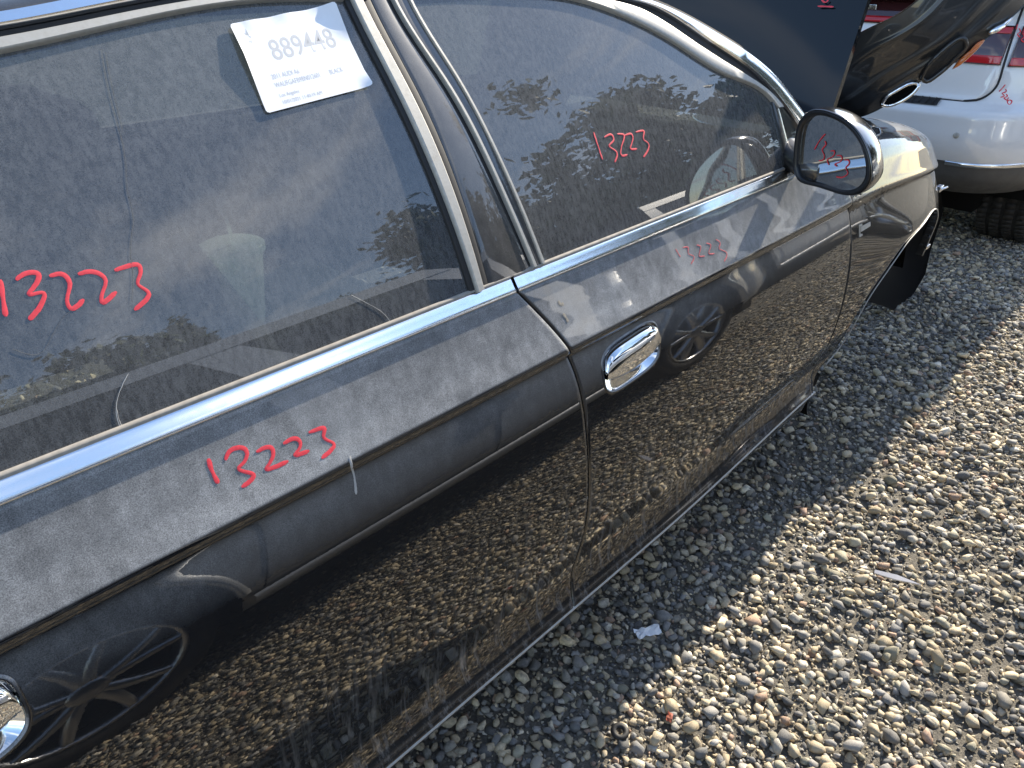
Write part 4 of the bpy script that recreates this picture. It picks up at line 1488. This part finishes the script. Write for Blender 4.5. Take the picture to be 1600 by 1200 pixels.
def greenhouse(root, base, roof, yc, mats, belt_z, roof_z, posts):
    """base/roof: (xr, xf, w). Roof skin, pillars and panes between them, all as parts"""
    b0, b1, bw = base; r0, r1, rw = roof

    def gp(s, v, sg, e=0.0):
        vv = v + .10 * v * (1 - v)
        xa = b0 + (r0 - b0) * v; xb = b1 + (r1 - b1) * v
        w = bw + (rw - bw) * (max(v, 0) ** 1.25)
        return (xa + (xb - xa) * s, yc + sg * (w + e), belt_z + (roof_z - belt_z) * vv)
    for sg in (-1, 1):
        fr = MB()
        ed = [0] + posts + [1]
        for pz in ed:
            hw = .035 if 0 < pz < 1 else .045
            a, b = (pz - hw if pz > 0 else pz), (pz + hw if pz < 1 else pz)
            if pz == 0: a, b = 0, .07
            if pz == 1: a, b = .93, 1
            fr.grid([[gp(s, v, sg, .002) for v in np.linspace(0, 1, 10)] for s in (a, (a + b) / 2, b)])
        fr.grid([[gp(s, v, sg, .006) for v in (.86, .93, 1.0)] for s in np.linspace(0, 1, 30)])
        fr.grid([[gp(s, v, sg, .004) for v in (-.02, .02, .05)] for s in np.linspace(0, 1, 30)])
        fr.build('window_frame', mats[0], root)
        for k in range(len(ed) - 1):
            a = ed[k] + (.07 if k == 0 else .035); b = ed[k + 1] - (.07 if k == len(ed) - 2 else .035)
            MB().grid([[gp(s, v, sg, -.004) for v in np.linspace(.04, .87, 10)] for s in np.linspace(a - .01, b + .01, 16)]).build('side_window', mats[1], root)
    for (xa, xb, nm) in ((b0, r0, 'rear_window'), (b1, r1, 'windscreen')):
        sgn = -1 if nm == 'rear_window' else 1
        P = []
        for v in np.linspace(0, 1, 12):
            w = (bw + (rw - bw) * v ** 1.25) * .985; z = belt_z + (roof_z - belt_z) * (v + .10 * v * (1 - v))
            P.append([(xa + (xb - xa) * v + sgn * .12 * (1 - (t * t)), yc + t * w, z + .01 * (1 - t * t)) for t in np.linspace(-1, 1, 15)])
        MB().grid(P).build(nm, mats[1], root)
    P = []
    for s in np.linspace(0, 1, 24):
        x = r0 + (r1 - r0) * s
        row = []
        for t in np.linspace(-1, 1, 21):
            row.append((x + (.12 * (1 - t * t)) * (2 * s - 1), yc + t * rw * 1.008, roof_z + .055 * (1 - abs(t) ** 2.5) * (1 - .35 * (2 * s - 1) ** 4) - .012 * abs(t) ** 8))
        P.append(row)
    MB().grid(P).build('roof', mats[0], root)


MT['car_glass'] = simple('dark_car_glass', (0.008, 0.009, 0.010), 0.03, 0.0, spec=0.6)
MT['silver'] = paint_material('silver_paint', (0.58, 0.59, 0.60), 0.45, (0.45, 0.42, 0.38), 0.04, 0.12, 0.3, (0.2, 0.8))
MT['white'] = paint_material('white_paint', (0.80, 0.80, 0.80), 0.0, (0.50, 0.46, 0.40), 0.05, 0.12, 0.3, (0.2, 0.8))
MT['cladding'] = simple('grey_cladding', (0.085, 0.083, 0.080), 0.55, noise=0.15, nscale=20)
MT['lamp_red'] = simple('lamp_red', (0.50, 0.015, 0.02), 0.12, coat=1.0)
MT['lamp_dark'] = simple('lamp_smoked', (0.055, 0.018, 0.020), 0.08, coat=1.0)
MT['lamp_white'] = simple('lamp_clear', (0.55, 0.56, 0.57), 0.1, 0.3, coat=1.0)


def parked_car(name, label, group, x_rear, length, yc, hw, belt, roofz, paint, wheels, wr, gh_base, gh_roof, posts):
    root = empty(name, (0, 0, 0))
    tag(root, label, 'car', group)
    xf_ = x_rear + length
    zs = np.concatenate([np.linspace(.24, .36, 4), np.linspace(.40, belt - .06, 16), np.linspace(belt - .05, belt, 5)])
    xr = spline([.24, .36, .55, .75, belt - .04, belt], [x_rear + .22, x_rear + .06, x_rear, x_rear + .02, x_rear + .05, x_rear + .10])
    xf = spline([.24, .36, .50, .65, .80, belt], [xf_ - .20, xf_ - .04, xf_, xf_ - .05, xf_ - .16, xf_ - .42])
    w = spline([.24, .34, .50, .70, belt - .10, belt - .03, belt], [hw - .08, hw - .015, hw, hw - .010, hw - .035, hw - .055, hw - .085])
    mb, top = body_stack(car_rows(zs, xr, xf, w, (.30, .30), (.42, .36)), yc, wheels, wr)
    lid(top, belt + .055, mb)
    mb.build('body', paint, root)
    MB().box((x_rear + .25, yc - hw + .14, .20), (xf_ - .25, yc + hw - .14, .62)).build('floor_pan', MT['underbody'], root)
    for (wx, wz) in wheels:
        for sg in (-1, 1):
            a = np.radians(np.linspace(-10, 190, 30))
            MB().grid([[(wx + wr * math.cos(q), yc + sg * y, wz + wr * math.sin(q)) for y in (hw - .012, hw - .35)] for q in a]).build('arch_liner', MT['underbody'], root)
            MB().grid([[(wx + (wr + k) * math.cos(q), yc + sg * (hw - .004 + e), wz + (wr + k) * math.sin(q)) for k, e in ((-.006, -.02), (-.004, .010), (.012, .013), (.03, .0))] for q in np.radians(np.linspace(5, 175, 30))]).build('arch_lip', paint, root)
            wheel(root, wx, yc + sg * (hw - .13), wz - .005, wr - .055, .215, sg)
    # sill strip, door seams and handles on both sides
    for sg in (-1, 1):
        ws, we = wheels[0][0] + wr + .03, wheels[1][0] - wr - .03
        MB().grid([[(x, yc + sg * y, z) for y, z in ((hw - .006, .33), (hw + .006, .322), (hw + .006, .285), (hw - .012, .275))] for x in np.linspace(ws, we, 12)]).build('sill_strip', paint, root)
        for s in (0.02, .5, .97):
            x = ws + (we - ws) * s
            MB().tube([(x + .05 * math.sin((z - .34) * 3), yc + sg * (float(w(z)) + .0005 - .012 * (s - .5) ** 2), z) for z in np.linspace(.34, belt - .01, 14)], .0035, 6).build('door_seam', MT['seal'], root)
        for s in (.28, .74):
            x = ws + (we - ws) * s
            hz = belt - .14
            MB().tube([(x - .09, yc + sg * (hw - .03), hz), (x - .07, yc + sg * (hw + .012), hz), (x + .07, yc + sg * (hw + .012), hz), (x + .09, yc + sg * (hw - .03), hz)], .012, 8).build('door_handle', paint, root)
        for xq, mm in ((x_rear + .10, 'lamp_red'), (xf_ - .30, 'lamp_white')):
            MB().box((xq, yc + sg * (hw - .30) - .12, .70), (xq + .18, yc + sg * (hw - .20) + .10, .82), .03).build('lamp', MT[mm], root)
        MB().box((gh_base[1] - .30, yc + sg * (hw + .02) - .07, belt + .02), (gh_base[1] - .18, yc + sg * (hw + .02) + .07, belt + .15), .035).build('side_mirror', paint, root)
    greenhouse(root, gh_base, gh_roof, yc, (paint, MT['car_glass']), belt + .0, roofz, posts)
    return root


parked_car('silver_wagon', 'silver grey wagon parked alongside, mirrored in the black doors', None, -.88, 4.62, -2.90, .915, .98, 1.55, MT['silver'],
           [(.14, .325), (2.80, .325)], .385, (-.84, 2.45, .855), (-.50, 1.72, .63), [.22, .58])
parked_car('white_hatchback', 'white hatchback parked further on, mirrored in the front door glass', None, 3.95, 4.2, -3.75, .90, 1.05, 1.70, MT['white'],
           [(4.72, .32), (7.30, .32)], .38, (4.02, 6.85, .84), (4.25, 6.0, .64), [.30, .62])

# ------------------------------------------------------------------ white SUV ahead
suv = empty('white_suv', (4.85, .03, 0))
tag(suv, 'white SUV seen from behind with grey lower bumper and red tail lights', 'car')
SO = np.array([4.85, .03, 0])
SYC, SHW = .03, .945


def spart(mb, name, mat, parent=None, angle=None):
    m2 = MB(); m2.v = [tuple(p) for p in (np.asarray(mb.v) - SO)]; m2.f = mb.f
    return m2.build(name, mat, parent or suv, True, angle)


sxr = spline([.36, .42, .50, .56, .64, .72, .76, .785, .81, .90, 1.0, 1.12, 1.20], [4.10, 4.00, 3.95, 3.925, 3.910, 3.915, 3.935, 3.985, 4.005, 4.02, 4.04, 4.085, 4.12])
sxf = spline([.36, .5, .7, .9, 1.05, 1.20], [8.45, 8.55, 8.5, 8.35, 8.0, 7.6])
sw = spline([.36, .45, .60, .80, 1.0, 1.12, 1.20], [.90, .935, .945, .940, .925, .905, .885])
SR = (.46, .30)


def suv_body(zs, name, mat):
    mb, top = body_stack([(z, float(sxr(z)), float(sxf(z)), float(sw(z)), SR, (.5, .4)) for z in zs], SYC, [(4.86, .37), (7.65, .37)], .42)
    return spart(mb, name, mat), top


suv_body(np.concatenate([np.linspace(.535, .76, 14), np.linspace(.765, .81, 7), np.linspace(.83, 1.20, 16)]), 'body', MT['white'])
suv_body(np.linspace(.36, .533, 9), 'bumper_cladding', MT['cladding'])
spart(MB().box((4.35, -.66, .22), (8.2, .80, .60)), 'floor_pan', MT['underbody'])
for wx in (4.86, 7.65):
    for sg in (-1, 1):
        wheel(suv, wx - SO[0], sg * .79, .365, .365, .26, sg, 5, True)
        spart(MB().grid([[(wx + .42 * math.cos(a), SYC + sg * y, .37 + .42 * math.sin(a)) for y in (.925, .50)] for a in np.radians(np.linspace(-10, 190, 30))]), 'arch_liner', MT['underbody'])


def suv_rear(y, z, e=0.0):
    """point on the SUV's rear skin, e proud (towards -X)"""
    w = float(sw(z)); xr_ = float(sxr(z)); q = abs(y - SYC) / w
    x = xr_ + .06 * q * q
    yy = abs(y - SYC)
    y0 = w - SR[1]
    if yy > y0:
        k = min(1, (yy - y0) / SR[1]); x += SR[0] * (1 - math.sqrt(max(0, 1 - k * k)))
    return np.array([x - e, y, z])


def suv_hit(u, v, e=0.0):
    d = ray(u, v)
    x = 4.0
    for _ in range(30):
        p = CAM + d * (x / d[0])
        if not (.3 < p[2] < 1.25): p[2] = min(max(p[2], .3), 1.25)
        yl = SYC - float(sw(p[2])) + .004
        xn = suv_rear(max(p[1], yl), p[2], e)[0]
        x = .5 * x + .5 * xn
    return CAM + d * (x / d[0])


# tailgate: a slightly proud panel with its own edge
tg = [suv_hit(u, v) for u, v in [(1548, 95), (1540, 118), (1528, 135), (1512, 152), (1492, 166), (1468, 172), (1440, 170), (1400, 165)]]
edge_y = spline([p[2] for p in tg[:6]][::-1], [p[1] for p in tg[:6]][::-1]) if all(np.diff([p[2] for p in tg[:6]]) < 0) else None
z_bot = min(p[2] for p in tg)
z_c = [.795, .805, .82, .85, .90, .96, 1.02, 1.10, 1.18]
ye0 = SYC - .66
P = []
for z in np.concatenate([np.linspace(.793, .86, 12), np.linspace(.87, 1.19, 14)]):
    c = .10 * (1 - math.sqrt(max(0, 1 - (1 - min(1, (z - .793) / .10)) ** 2)))
    hwid = .70 - c - .06 * (z - .8)
    P.append([suv_rear(SYC + t * hwid, z, .006) for t in np.linspace(-1, 1, 50)])
P = np.array(P)
Q = np.pad(P, ((1, 1), (1, 1), (0, 0)), mode='edge'); Q[0, :, 0] += .02; Q[-1, :, 0] += .02; Q[:, 0, 0] += .02; Q[:, -1, 0] += .02
tailgate = spart(MB().grid(Q), 'tailgate', MT['white'])
# dark shut gap round it
gp_ = [P[k, 0] + np.array([.0045, -.004, 0]) for k in range(len(P) - 1, -1, -1)] + [P[0, j] + np.array([.0045, 0, -.004]) for j in range(1, 49)] + [P[k, -1] + np.array([.0045, .004, 0]) for k in range(len(P))]
spart(MB().tube(gp_, .0055, 6), 'tailgate_seam', MT['seal'])
# ribbed black step pad on the bumper top
mb = MB()
P = []
for y in np.linspace(SYC - .50, SYC + .50, 60):
    P.append([suv_rear(y, .765, .004) + np.array([0, 0, .004]), suv_rear(y, .772, .010) + np.array([0, 0, .006]), suv_rear(y, .785, .006) + np.array([0, 0, .006]), suv_rear(y, .795, -.004) + np.array([0, 0, .002])])
mb.grid(P)
for y in np.linspace(SYC - .48, SYC + .48, 33):
    a = suv_rear(y, .770, .012) + np.array([0, 0, .007]); b = suv_rear(y, .788, .006) + np.array([0, 0, .007])
    mb.tube([a, b], .003, 5)
spart(mb, 'step_pad', MT['dark'])


def rear_patch(y0, y1, z0, z1, name, mat, e, parent=None, n=(24, 8)):
    P = np.array([[suv_rear(y, z, e) for z in np.linspace(z0, z1, n[1])] for y in np.linspace(y0, y1, n[0])])
    Q = np.pad(P, ((1, 1), (1, 1), (0, 0)), mode='edge')
    for s_ in (np.s_[0, :], np.s_[-1, :], np.s_[:, 0], np.s_[:, -1]): Q[s_ + (0,)] += .02 + e
    return spart(MB().grid(Q), name, mat, parent)


for sg in (-1, 1):
    def yy_(a): return SYC + sg * a
    lo_, hi_ = sorted((yy_(.50), yy_(.685)))
    lampi = rear_patch(lo_, hi_, .945, 1.10, 'tail_lamp', MT['lamp_dark'], .012)
    rear_patch(lo_ + .004, hi_ - .004, .950, .982, 'lamp_strip', MT['lamp_red'], .015, lampi)
    rear_patch(lo_ + .004, hi_ - .004, 1.07, 1.095, 'lamp_strip', MT['lamp_red'], .015, lampi)
    lo_, hi_ = sorted((yy_(.712), yy_(.93)))
    lampo = rear_patch(lo_, hi_, .94, 1.10, 'tail_lamp', MT['lamp_dark'], .010)
    rear_patch(lo_ + .004, hi_ - .004, .945, .977, 'lamp_strip', MT['lamp_red'], .013, lampo)
    rear_patch(lo_ + .004, hi_ - .004, 1.07, 1.095, 'lamp_strip', MT['lamp_red'], .013, lampo)
    # parking sensor
    ps = suv_rear(yy_(.62), .655, .0)
    spart(MB().lathe([(0.0, -.004), (.011, -.004), (.013, -.002), (.014, .004)], ps, 'X', 20), 'parking_sensor', MT['satin'])
    ys = np.linspace(.60, .925, 24)
    spart(MB().grid([[suv_rear(yy_(a), z, e) for z, e in ((.513, -.004), (.515, .006), (.524, .009), (.535, .006), (.537, -.004))] for a in ys]), 'bumper_trim', MT['chrome'])
bar = rear_patch(SYC - .46, SYC + .46, 1.085, 1.185, 'lamp_bar', MT['lamp_dark'], .014, None, (30, 6))
rear_patch(SYC - .45, SYC + .45, 1.09, 1.115, 'lamp_strip', MT['lamp_red'], .017, bar, (30, 4))
p_ = suv_rear(SYC, 1.15, .02)
spart(MB().box(p_ + np.array([-.004, -.09, -.012]), p_ + np.array([.004, .03, .012]), .003), 'emblem', MT['chrome'], tailgate)
# greenhouse of the SUV
sg_root = empty('cabin', (0, 0, 0)); sg_root.parent = suv; sg_root.location = (-SO[0], -SO[1], 0)
greenhouse(sg_root, (4.13, 7.0, .885), (4.42, 6.35, .66), SYC, (MT['white'], MT['car_glass']), 1.19, 1.66, [.30, .62])
spart(MB().grid([[(x, y, z) for (x, z) in ((4.15, 1.195), (5.0, 1.20), (6.4, 1.20), (7.6, 1.19))] for y in np.linspace(SYC - .88, SYC + .88, 9)]), 'deck', MT['underbody'])
SURF_N = lambda p: np.tile(np.array([-1.0, 0, 0]), (len(p), 1))


def f_suv(c):
    return np.array([suv_hit(u, v, .002) for u, v in c])


spart(stroke_mesh([[(1571, 132), (1566, 138), (1561, 143)], [(1571, 139), (1572, 143), (1566, 146), (1569, 149), (1563, 152)], [(1572, 147), (1574, 150), (1569, 153), (1573, 156)], [(1576, 152), (1573, 158)],
                   [(1577, 156), (1581, 158), (1577, 163), (1574, 160), (1577, 156)]], f_suv, .0045), 'painted_number', MT['red'])
spart(stroke_mesh([[(1590, 38), (1588, 46)], [(1592, 44), (1594, 50), (1590, 53), (1594, 58)], [(1598, 52), (1600, 58), (1596, 62), (1601, 66)]], lambda c: np.array([suv_hit(u, v, .016) for u, v in c]), .0045), 'painted_number', MT['red'])

# ------------------------------------------------------------------ detached bumper cover leaning in the engine bay
MT['bumper'] = paint_material('black_bumper', (0.010, 0.010, 0.011), 0.1, (0.26, 0.26, 0.26), 0.06, 0.10, 0.15, (0.0, 0.7), ior=1.45)
EB = pspline([(1312, 189), (1345, 183), (1378, 169), (1405, 151), (1450, 121), (1500, 93), (1540, 63), (1582, 27), (1640, -30)], 60)
EA = pspline([(1240, 150), (1290, 95), (1340, 53), (1395, 26), (1432, 0), (1480, -60), (1520, -120), (1560, -180), (1600, -240)], 60)
bumper_root = empty('bumper_cover', (2.75, -.55, .9))
tag(bumper_root, 'detached black front bumper cover propped up behind the raised hood', 'bumper cover')
BO = np.array([2.75, -.55, .9])


def bpart(mb, name, mat, parent=None, angle=None):
    m2 = MB(); m2.v = [tuple(p) for p in (np.asarray(mb.v) - BO)]; m2.f = mb.f
    return m2.build(name, mat, parent or bumper_root, True, angle)


def bump_pt(s, t, e=0.0):
    """s along 0..1, t across 0 (upper edge) .. 1 (lower edge)"""
    i = s * 59; i0 = min(int(i), 58); f = i - i0
    a = EA[i0] * (1 - f) + EA[i0 + 1] * f; b = EB[i0] * (1 - f) + EB[i0 + 1] * f
    c = a * (1 - t) + b * t
    x = 2.50 + .20 * s - .03 * math.sin(math.pi * t) * (.5 + .5 * s) + .10 * (t - .5) + .16 * max(0, t - .86) ** 1.0 - e
    # ridge and scoop give the moulded surface
    x -= .005 * math.exp(-((t - .66) / .04) ** 2) - .008 * math.exp(-((t - .76) / .05) ** 2) * sstep(.15, .4, s) + .004 * math.exp(-((t - .28) / .03) ** 2)
    return at_x(c[0], c[1], x)


P = np.array([[bump_pt(s, t) for t in np.linspace(0, 1, 46)] for s in np.linspace(0, 1, 60)])
Bk = P + np.array([.02, .006, 0])
mb = MB().grid(P)
o_ = len(mb.v); mb.grid(Bk)
nu, nv = 60, 46
bi = [i * nv for i in range(nu)] + [(nu - 1) * nv + j for j in range(1, nv)] + [i * nv + nv - 1 for i in range(nu - 2, -1, -1)] + [j for j in range(nv - 2, 0, -1)]
mb.f += [(bi[i], bi[(i + 1) % len(bi)], o_ + bi[(i + 1) % len(bi)], o_ + bi[i]) for i in range(len(bi))]
bpart(mb, 'cover', MT['bumper'])


def px_on_bumper(u, v, e=0.0):
    best = None
    for s in np.linspace(0, 1, 61):
        pass
    d = ray(u, v)
    # nearest mesh point along the ray gives the depth
    Pf = P.reshape(-1, 3) - CAM
    z = Pf @ C_F
    pu = W_PX / 2 + F_PX * (Pf @ C_R) / z; pv = H_PX / 2 - F_PX * (Pf @ C_U) / z
    k = np.argsort((pu - u) ** 2 + (pv - v) ** 2)[:4]
    wt = 1 / ((pu[k] - u) ** 2 + (pv[k] - v) ** 2 + 1e-3)
    depth = (z[k] * wt).sum() / wt.sum()
    return CAM + d * (depth - e)


ring = pspline([(1378, 163), (1382, 155), (1396, 144), (1412, 135), (1428, 130), (1435, 132), (1432, 139), (1422, 149), (1408, 158), (1394, 164), (1383, 165), (1378, 163)], 40)
bpart(MB().tube([px_on_bumper(u, v, .006) for u, v in ring], .0058, 8, False), 'fog_lamp_ring', MT['chrome'])
cc = ring.mean(0)
bpart(MB().grid([[px_on_bumper(*(cc + (p - cc) * k), .003) for k in (1, .7, .4, .02)] for p in ring]), 'fog_lamp_opening', MT['underbody'])
rec = pspline([(1440, 122), (1446, 108), (1470, 82), (1492, 64), (1506, 60), (1510, 68), (1500, 84), (1478, 106), (1458, 122), (1446, 127), (1440, 122)], 40)
bpart(MB().tube([px_on_bumper(u, v, .004) for u, v in rec], .007, 8, False), 'vent_rim', MT['bumper'])
cc2 = rec.mean(0)
bpart(MB().grid([[px_on_bumper(*(cc2 + (p - cc2) * k), .002) for k in (1, .75, .4, .02)] for p in rec]), 'vent_opening', MT['dark'])
MT['amber'] = simple('amber_marker', (0.62, 0.16, 0.03), 0.25, coat=1.0)
mk = pspline([(1488, 108), (1498, 94), (1516, 78), (1532, 64), (1538, 62), (1532, 72), (1514, 90), (1500, 102), (1488, 108)], 30)
cm = mk.mean(0)
bpart(MB().grid([[px_on_bumper(*(cm + (p - cm) * k), e) for k, e in ((1.05, -.004), (1, .005), (.7, .010), (.3, .011), (.02, .011))] for p in mk]), 'side_marker', MT['amber'])
bpart(MB().tube([px_on_bumper(u, v, .008) for u, v in [(1545, 52), (1556, 46), (1567, 40), (1582, 27)]], [.006, .010, .008, .003], 8), 'torn_bracket', MT['chrome'])

# ------------------------------------------------------------------ cup in the back
cp = at_y(362, 386, -.45)
cup = empty('drink_cup', (cp[0], cp[1], cp[2] - .13))
tag(cup, 'clear plastic drink cup with lid and straw behind the rear window', 'cup')
MB().lathe([(.001, 0), (.030, .0), (.032, .004), (.047, .125), (.048, .128)], (0, 0, 0), 'Z', 32).build('cup_body', MT['cup'], cup)
MB().lathe([(.049, .122), (.0515, .124), (.0515, .134), (.046, .137), (.040, .133), (.001, .134)], (0, 0, 0), 'Z', 32).build('lid', MT['cup'], cup)
MB().tube([(.004, 0, .10), (.0, -.004, .165), (-.004, -.006, .19)], .0028, 8).build('straw', MT['cup'], cup)
mbx = MB().box((cp[0] - .09, cp[1] - .09, .26), (cp[0] + .25, cp[1] + .20, cp[2] - .131), .015)  # plain dark box on the front seat that the cup stands on
cpart(mbx, 'cup_box', MT['interior'])
b0, b1 = at_y(262, 250, -.60), at_y(404, 364, -.56)
bm_ = (b0 + b1) / 2 + np.array([0, 0, .012])
cv = pspline([b0, bm_, b1], 14)
cpart(MB().grid(np.stack([cv, cv + np.array([.004, .010, -.006])], 1)), 'seat_belt', simple('belt_webbing', (.50, .56, .56), .7))

# ------------------------------------------------------------------ litter on the gravel
def litter(name, label, cat, u, v, verts, faces, mat, rz=0.0, lift=.016, smooth=False):
    p = at_z(u, v, lift)
    o = mesh_obj(name, verts, faces, mat, None, smooth)
    o.location = (p[0], p[1], float(ground_h(np.array([p[0]]), np.array([p[1]]))[0]) + lift)
    o.rotation_euler = (.1, -.08, rz)
    return tag(o, label, cat)


def crumple(a, b, nx, ny, amp, seed):
    r = np.random.default_rng(seed)
    V = np.array([[(i / (nx - 1) - .5) * a, (j / (ny - 1) - .5) * b, 0] for i in range(nx) for j in range(ny)])
    V[:, :2] += r.normal(0, a * .015, (len(V), 2)); V[:, 2] += r.normal(0, amp, len(V))
    return V, grid_faces(nx, ny)


V, Fc = crumple(.060, .026, 7, 5, .0022, 3)
litter('paper_scrap', 'small torn white paper scrap lying in the shaded gravel', 'paper', 1013, 984, V, Fc, MT['paper'], -.55, .026)
V = [(-.05, -.004, 0), (.0, -.008, .002), (.055, 0, .001), (0, .006, .005), (-.05, .005, .002)]
litter('plastic_shard', 'pale narrow plastic shard on the sunlit gravel', 'plastic', 1400, 905, V + [(a, b, c - .003) for a, b, c in V], [(0, 1, 2, 3, 4), (9, 8, 7, 6, 5), (0, 5, 6, 1), (1, 6, 7, 2), (2, 7, 8, 3), (3, 8, 9, 4), (4, 9, 5, 0)], simple('pale_plastic', (.62, .60, .62), .4), -1.35, .034)
mb = MB().lathe([(.007, .002), (.009, .005), (.017, .005), (.019, 0), (.007, -.001), (.007, .002)], (0, 0, 0), 'Z', 24)
litter('rubber_washer', 'round black rubber washer pressed into the shaded gravel', 'washer', 968, 1146, mb.v, mb.f, MT['seal'], 0, .018, True)
mb = MB().tube([(-.035, .0, .0), (-.018, .010, .002), (.006, .012, .003), (.028, .005, .002), (.036, -.004, .0)], [.002, .004, .0045, .004, .002], 8)
litter('plastic_strip', 'curved dark plastic strip lying beside the car sill', 'plastic', 1184, 732, mb.v, mb.f, MT['dark'], .6, .016, True)
V, Fc = crumple(.020, .012, 4, 4, .002, 9)
litter('red_plastic_chip', 'small rusty red chip among the shaded stones', 'chip', 1046, 1122, V, Fc, simple('rust_red', (.26, .06, .03), .6), .4, .022)

# ------------------------------------------------------------------ trees behind the camera, seen in the glass
q = N('leaf')
oi = q.new('ShaderNodeAttribute'); oi.attribute_name = 'leaf_colour'
q.l.new(oi.outputs['Color'], q.p.inputs['Base Color'])
q.set(Roughness=0.6)
MT['leaf'] = q.m
MT['bark'] = simple('bark', (0.085, 0.065, 0.05), 0.9, noise=0.4, nscale=8, bump=0.5)


def tree(label, az, dist, height, spread, seed, n_leaf=5200, tint=(.055, .075, .028)):
    r = np.random.default_rng(seed)
    x, y = dist * math.cos(math.radians(az)), -dist * math.sin(math.radians(az)) - 1.0
    root = empty('tree', (x, y, 0)); tag(root, label, 'tree', 'trees behind the yard')
    tr = MB()
    trunk = [np.array([.15 * math.sin(k * .9 + seed), .12 * math.cos(k * 1.3), height * .75 * k / 7]) for k in range(8)]
    tr.tube(trunk, [height * .028 * (1 - .82 * k / 7) for k in range(8)], 9)
    tips = []
    for k in range(16):
        b0 = trunk[2 + k % 5]; a = k * 2.4 + r.uniform(-.3, .3); L = spread * r.uniform(.55, 1.0)
        e = b0 + np.array([math.cos(a) * L, math.sin(a) * L, height * r.uniform(.08, .30)])
        m = (b0 + e) / 2 + np.array([0, 0, height * .05])
        tr.tube([b0, m, e], [height * .010, height * .006, height * .002], 6)
        tips += [m, e, (m + e) / 2]
    tr.build('trunk', MT['bark'], root)
    tips = np.array(tips + [trunk[-1], trunk[-1] + np.array([0, 0, height * .12]), trunk[-2]])
    cl = tips[r.integers(0, len(tips), 90)] + r.normal(0, 1, (90, 3)) * np.array([spread * .16, spread * .16, height * .07])
    c = cl[r.integers(0, 90, n_leaf)] + r.normal(0, 1, (n_leaf, 3)) * np.array([spread * .105, spread * .105, height * .040])
    s = height * .020 * r.uniform(.6, 1.5, n_leaf)
    u = r.normal(size=(n_leaf, 3)); u /= np.linalg.norm(u, axis=1, keepdims=True)
    w = np.cross(u, r.normal(size=(n_leaf, 3))); w /= np.linalg.norm(w, axis=1, keepdims=True)
    u *= s[:, None]; w *= (s * .55)[:, None]
    V = np.stack([c - u, c - w * .9 + u * .1, c + u, c + w * .9 + u * .1], 1).reshape(-1, 3)
    me = bpy.data.meshes.new('crown')
    me.from_pydata(V.tolist(), [], np.arange(n_leaf * 4).reshape(-1, 4).tolist())
    colr = np.array(tint) * r.uniform(.6, 1.5, (n_leaf, 1)) * np.array([1, 1, 1])
    a_ = me.color_attributes.new('leaf_colour', 'FLOAT_COLOR', 'POINT')
    a_.data.foreach_set('color', np.repeat(np.c_[colr, np.ones(n_leaf)], 4, 0).astype(np.float32).ravel())
    me.materials.append(MT['leaf'])
    o = bpy.data.objects.new('crown', me); COL.objects.link(o); o.parent = root


tree('tallest broad tree mirrored in the middle of the front door glass', 29, 21, 9.8, 3.9, 1, 9000)
tree('round tree mirrored beside the front pillar of the front door glass', 20, 30, 10.5, 3.6, 2, 5200)
tree('tree mirrored low in the front door glass next to the tallest one', 39, 26, 8.6, 3.2, 3)
tree('tree mirrored at the front edge of the rear door glass', 47, 23, 11.2, 3.0, 4, 6500)
tree('small tree mirrored between the two door windows', 54, 34, 10.5, 3.0, 5)
tree('bushy tree mirrored low in the middle of the rear door glass', 74.5, 26, 12.6, 2.8, 6, 7000)
tree('narrow tree mirrored in the rear door glass beside the bushy one', 68.5, 30, 13.6, 1.5, 7, 3500)
tree('dark tree mirrored at the left edge of the rear door glass', 83, 22, 11.0, 2.6, 8, 6500)
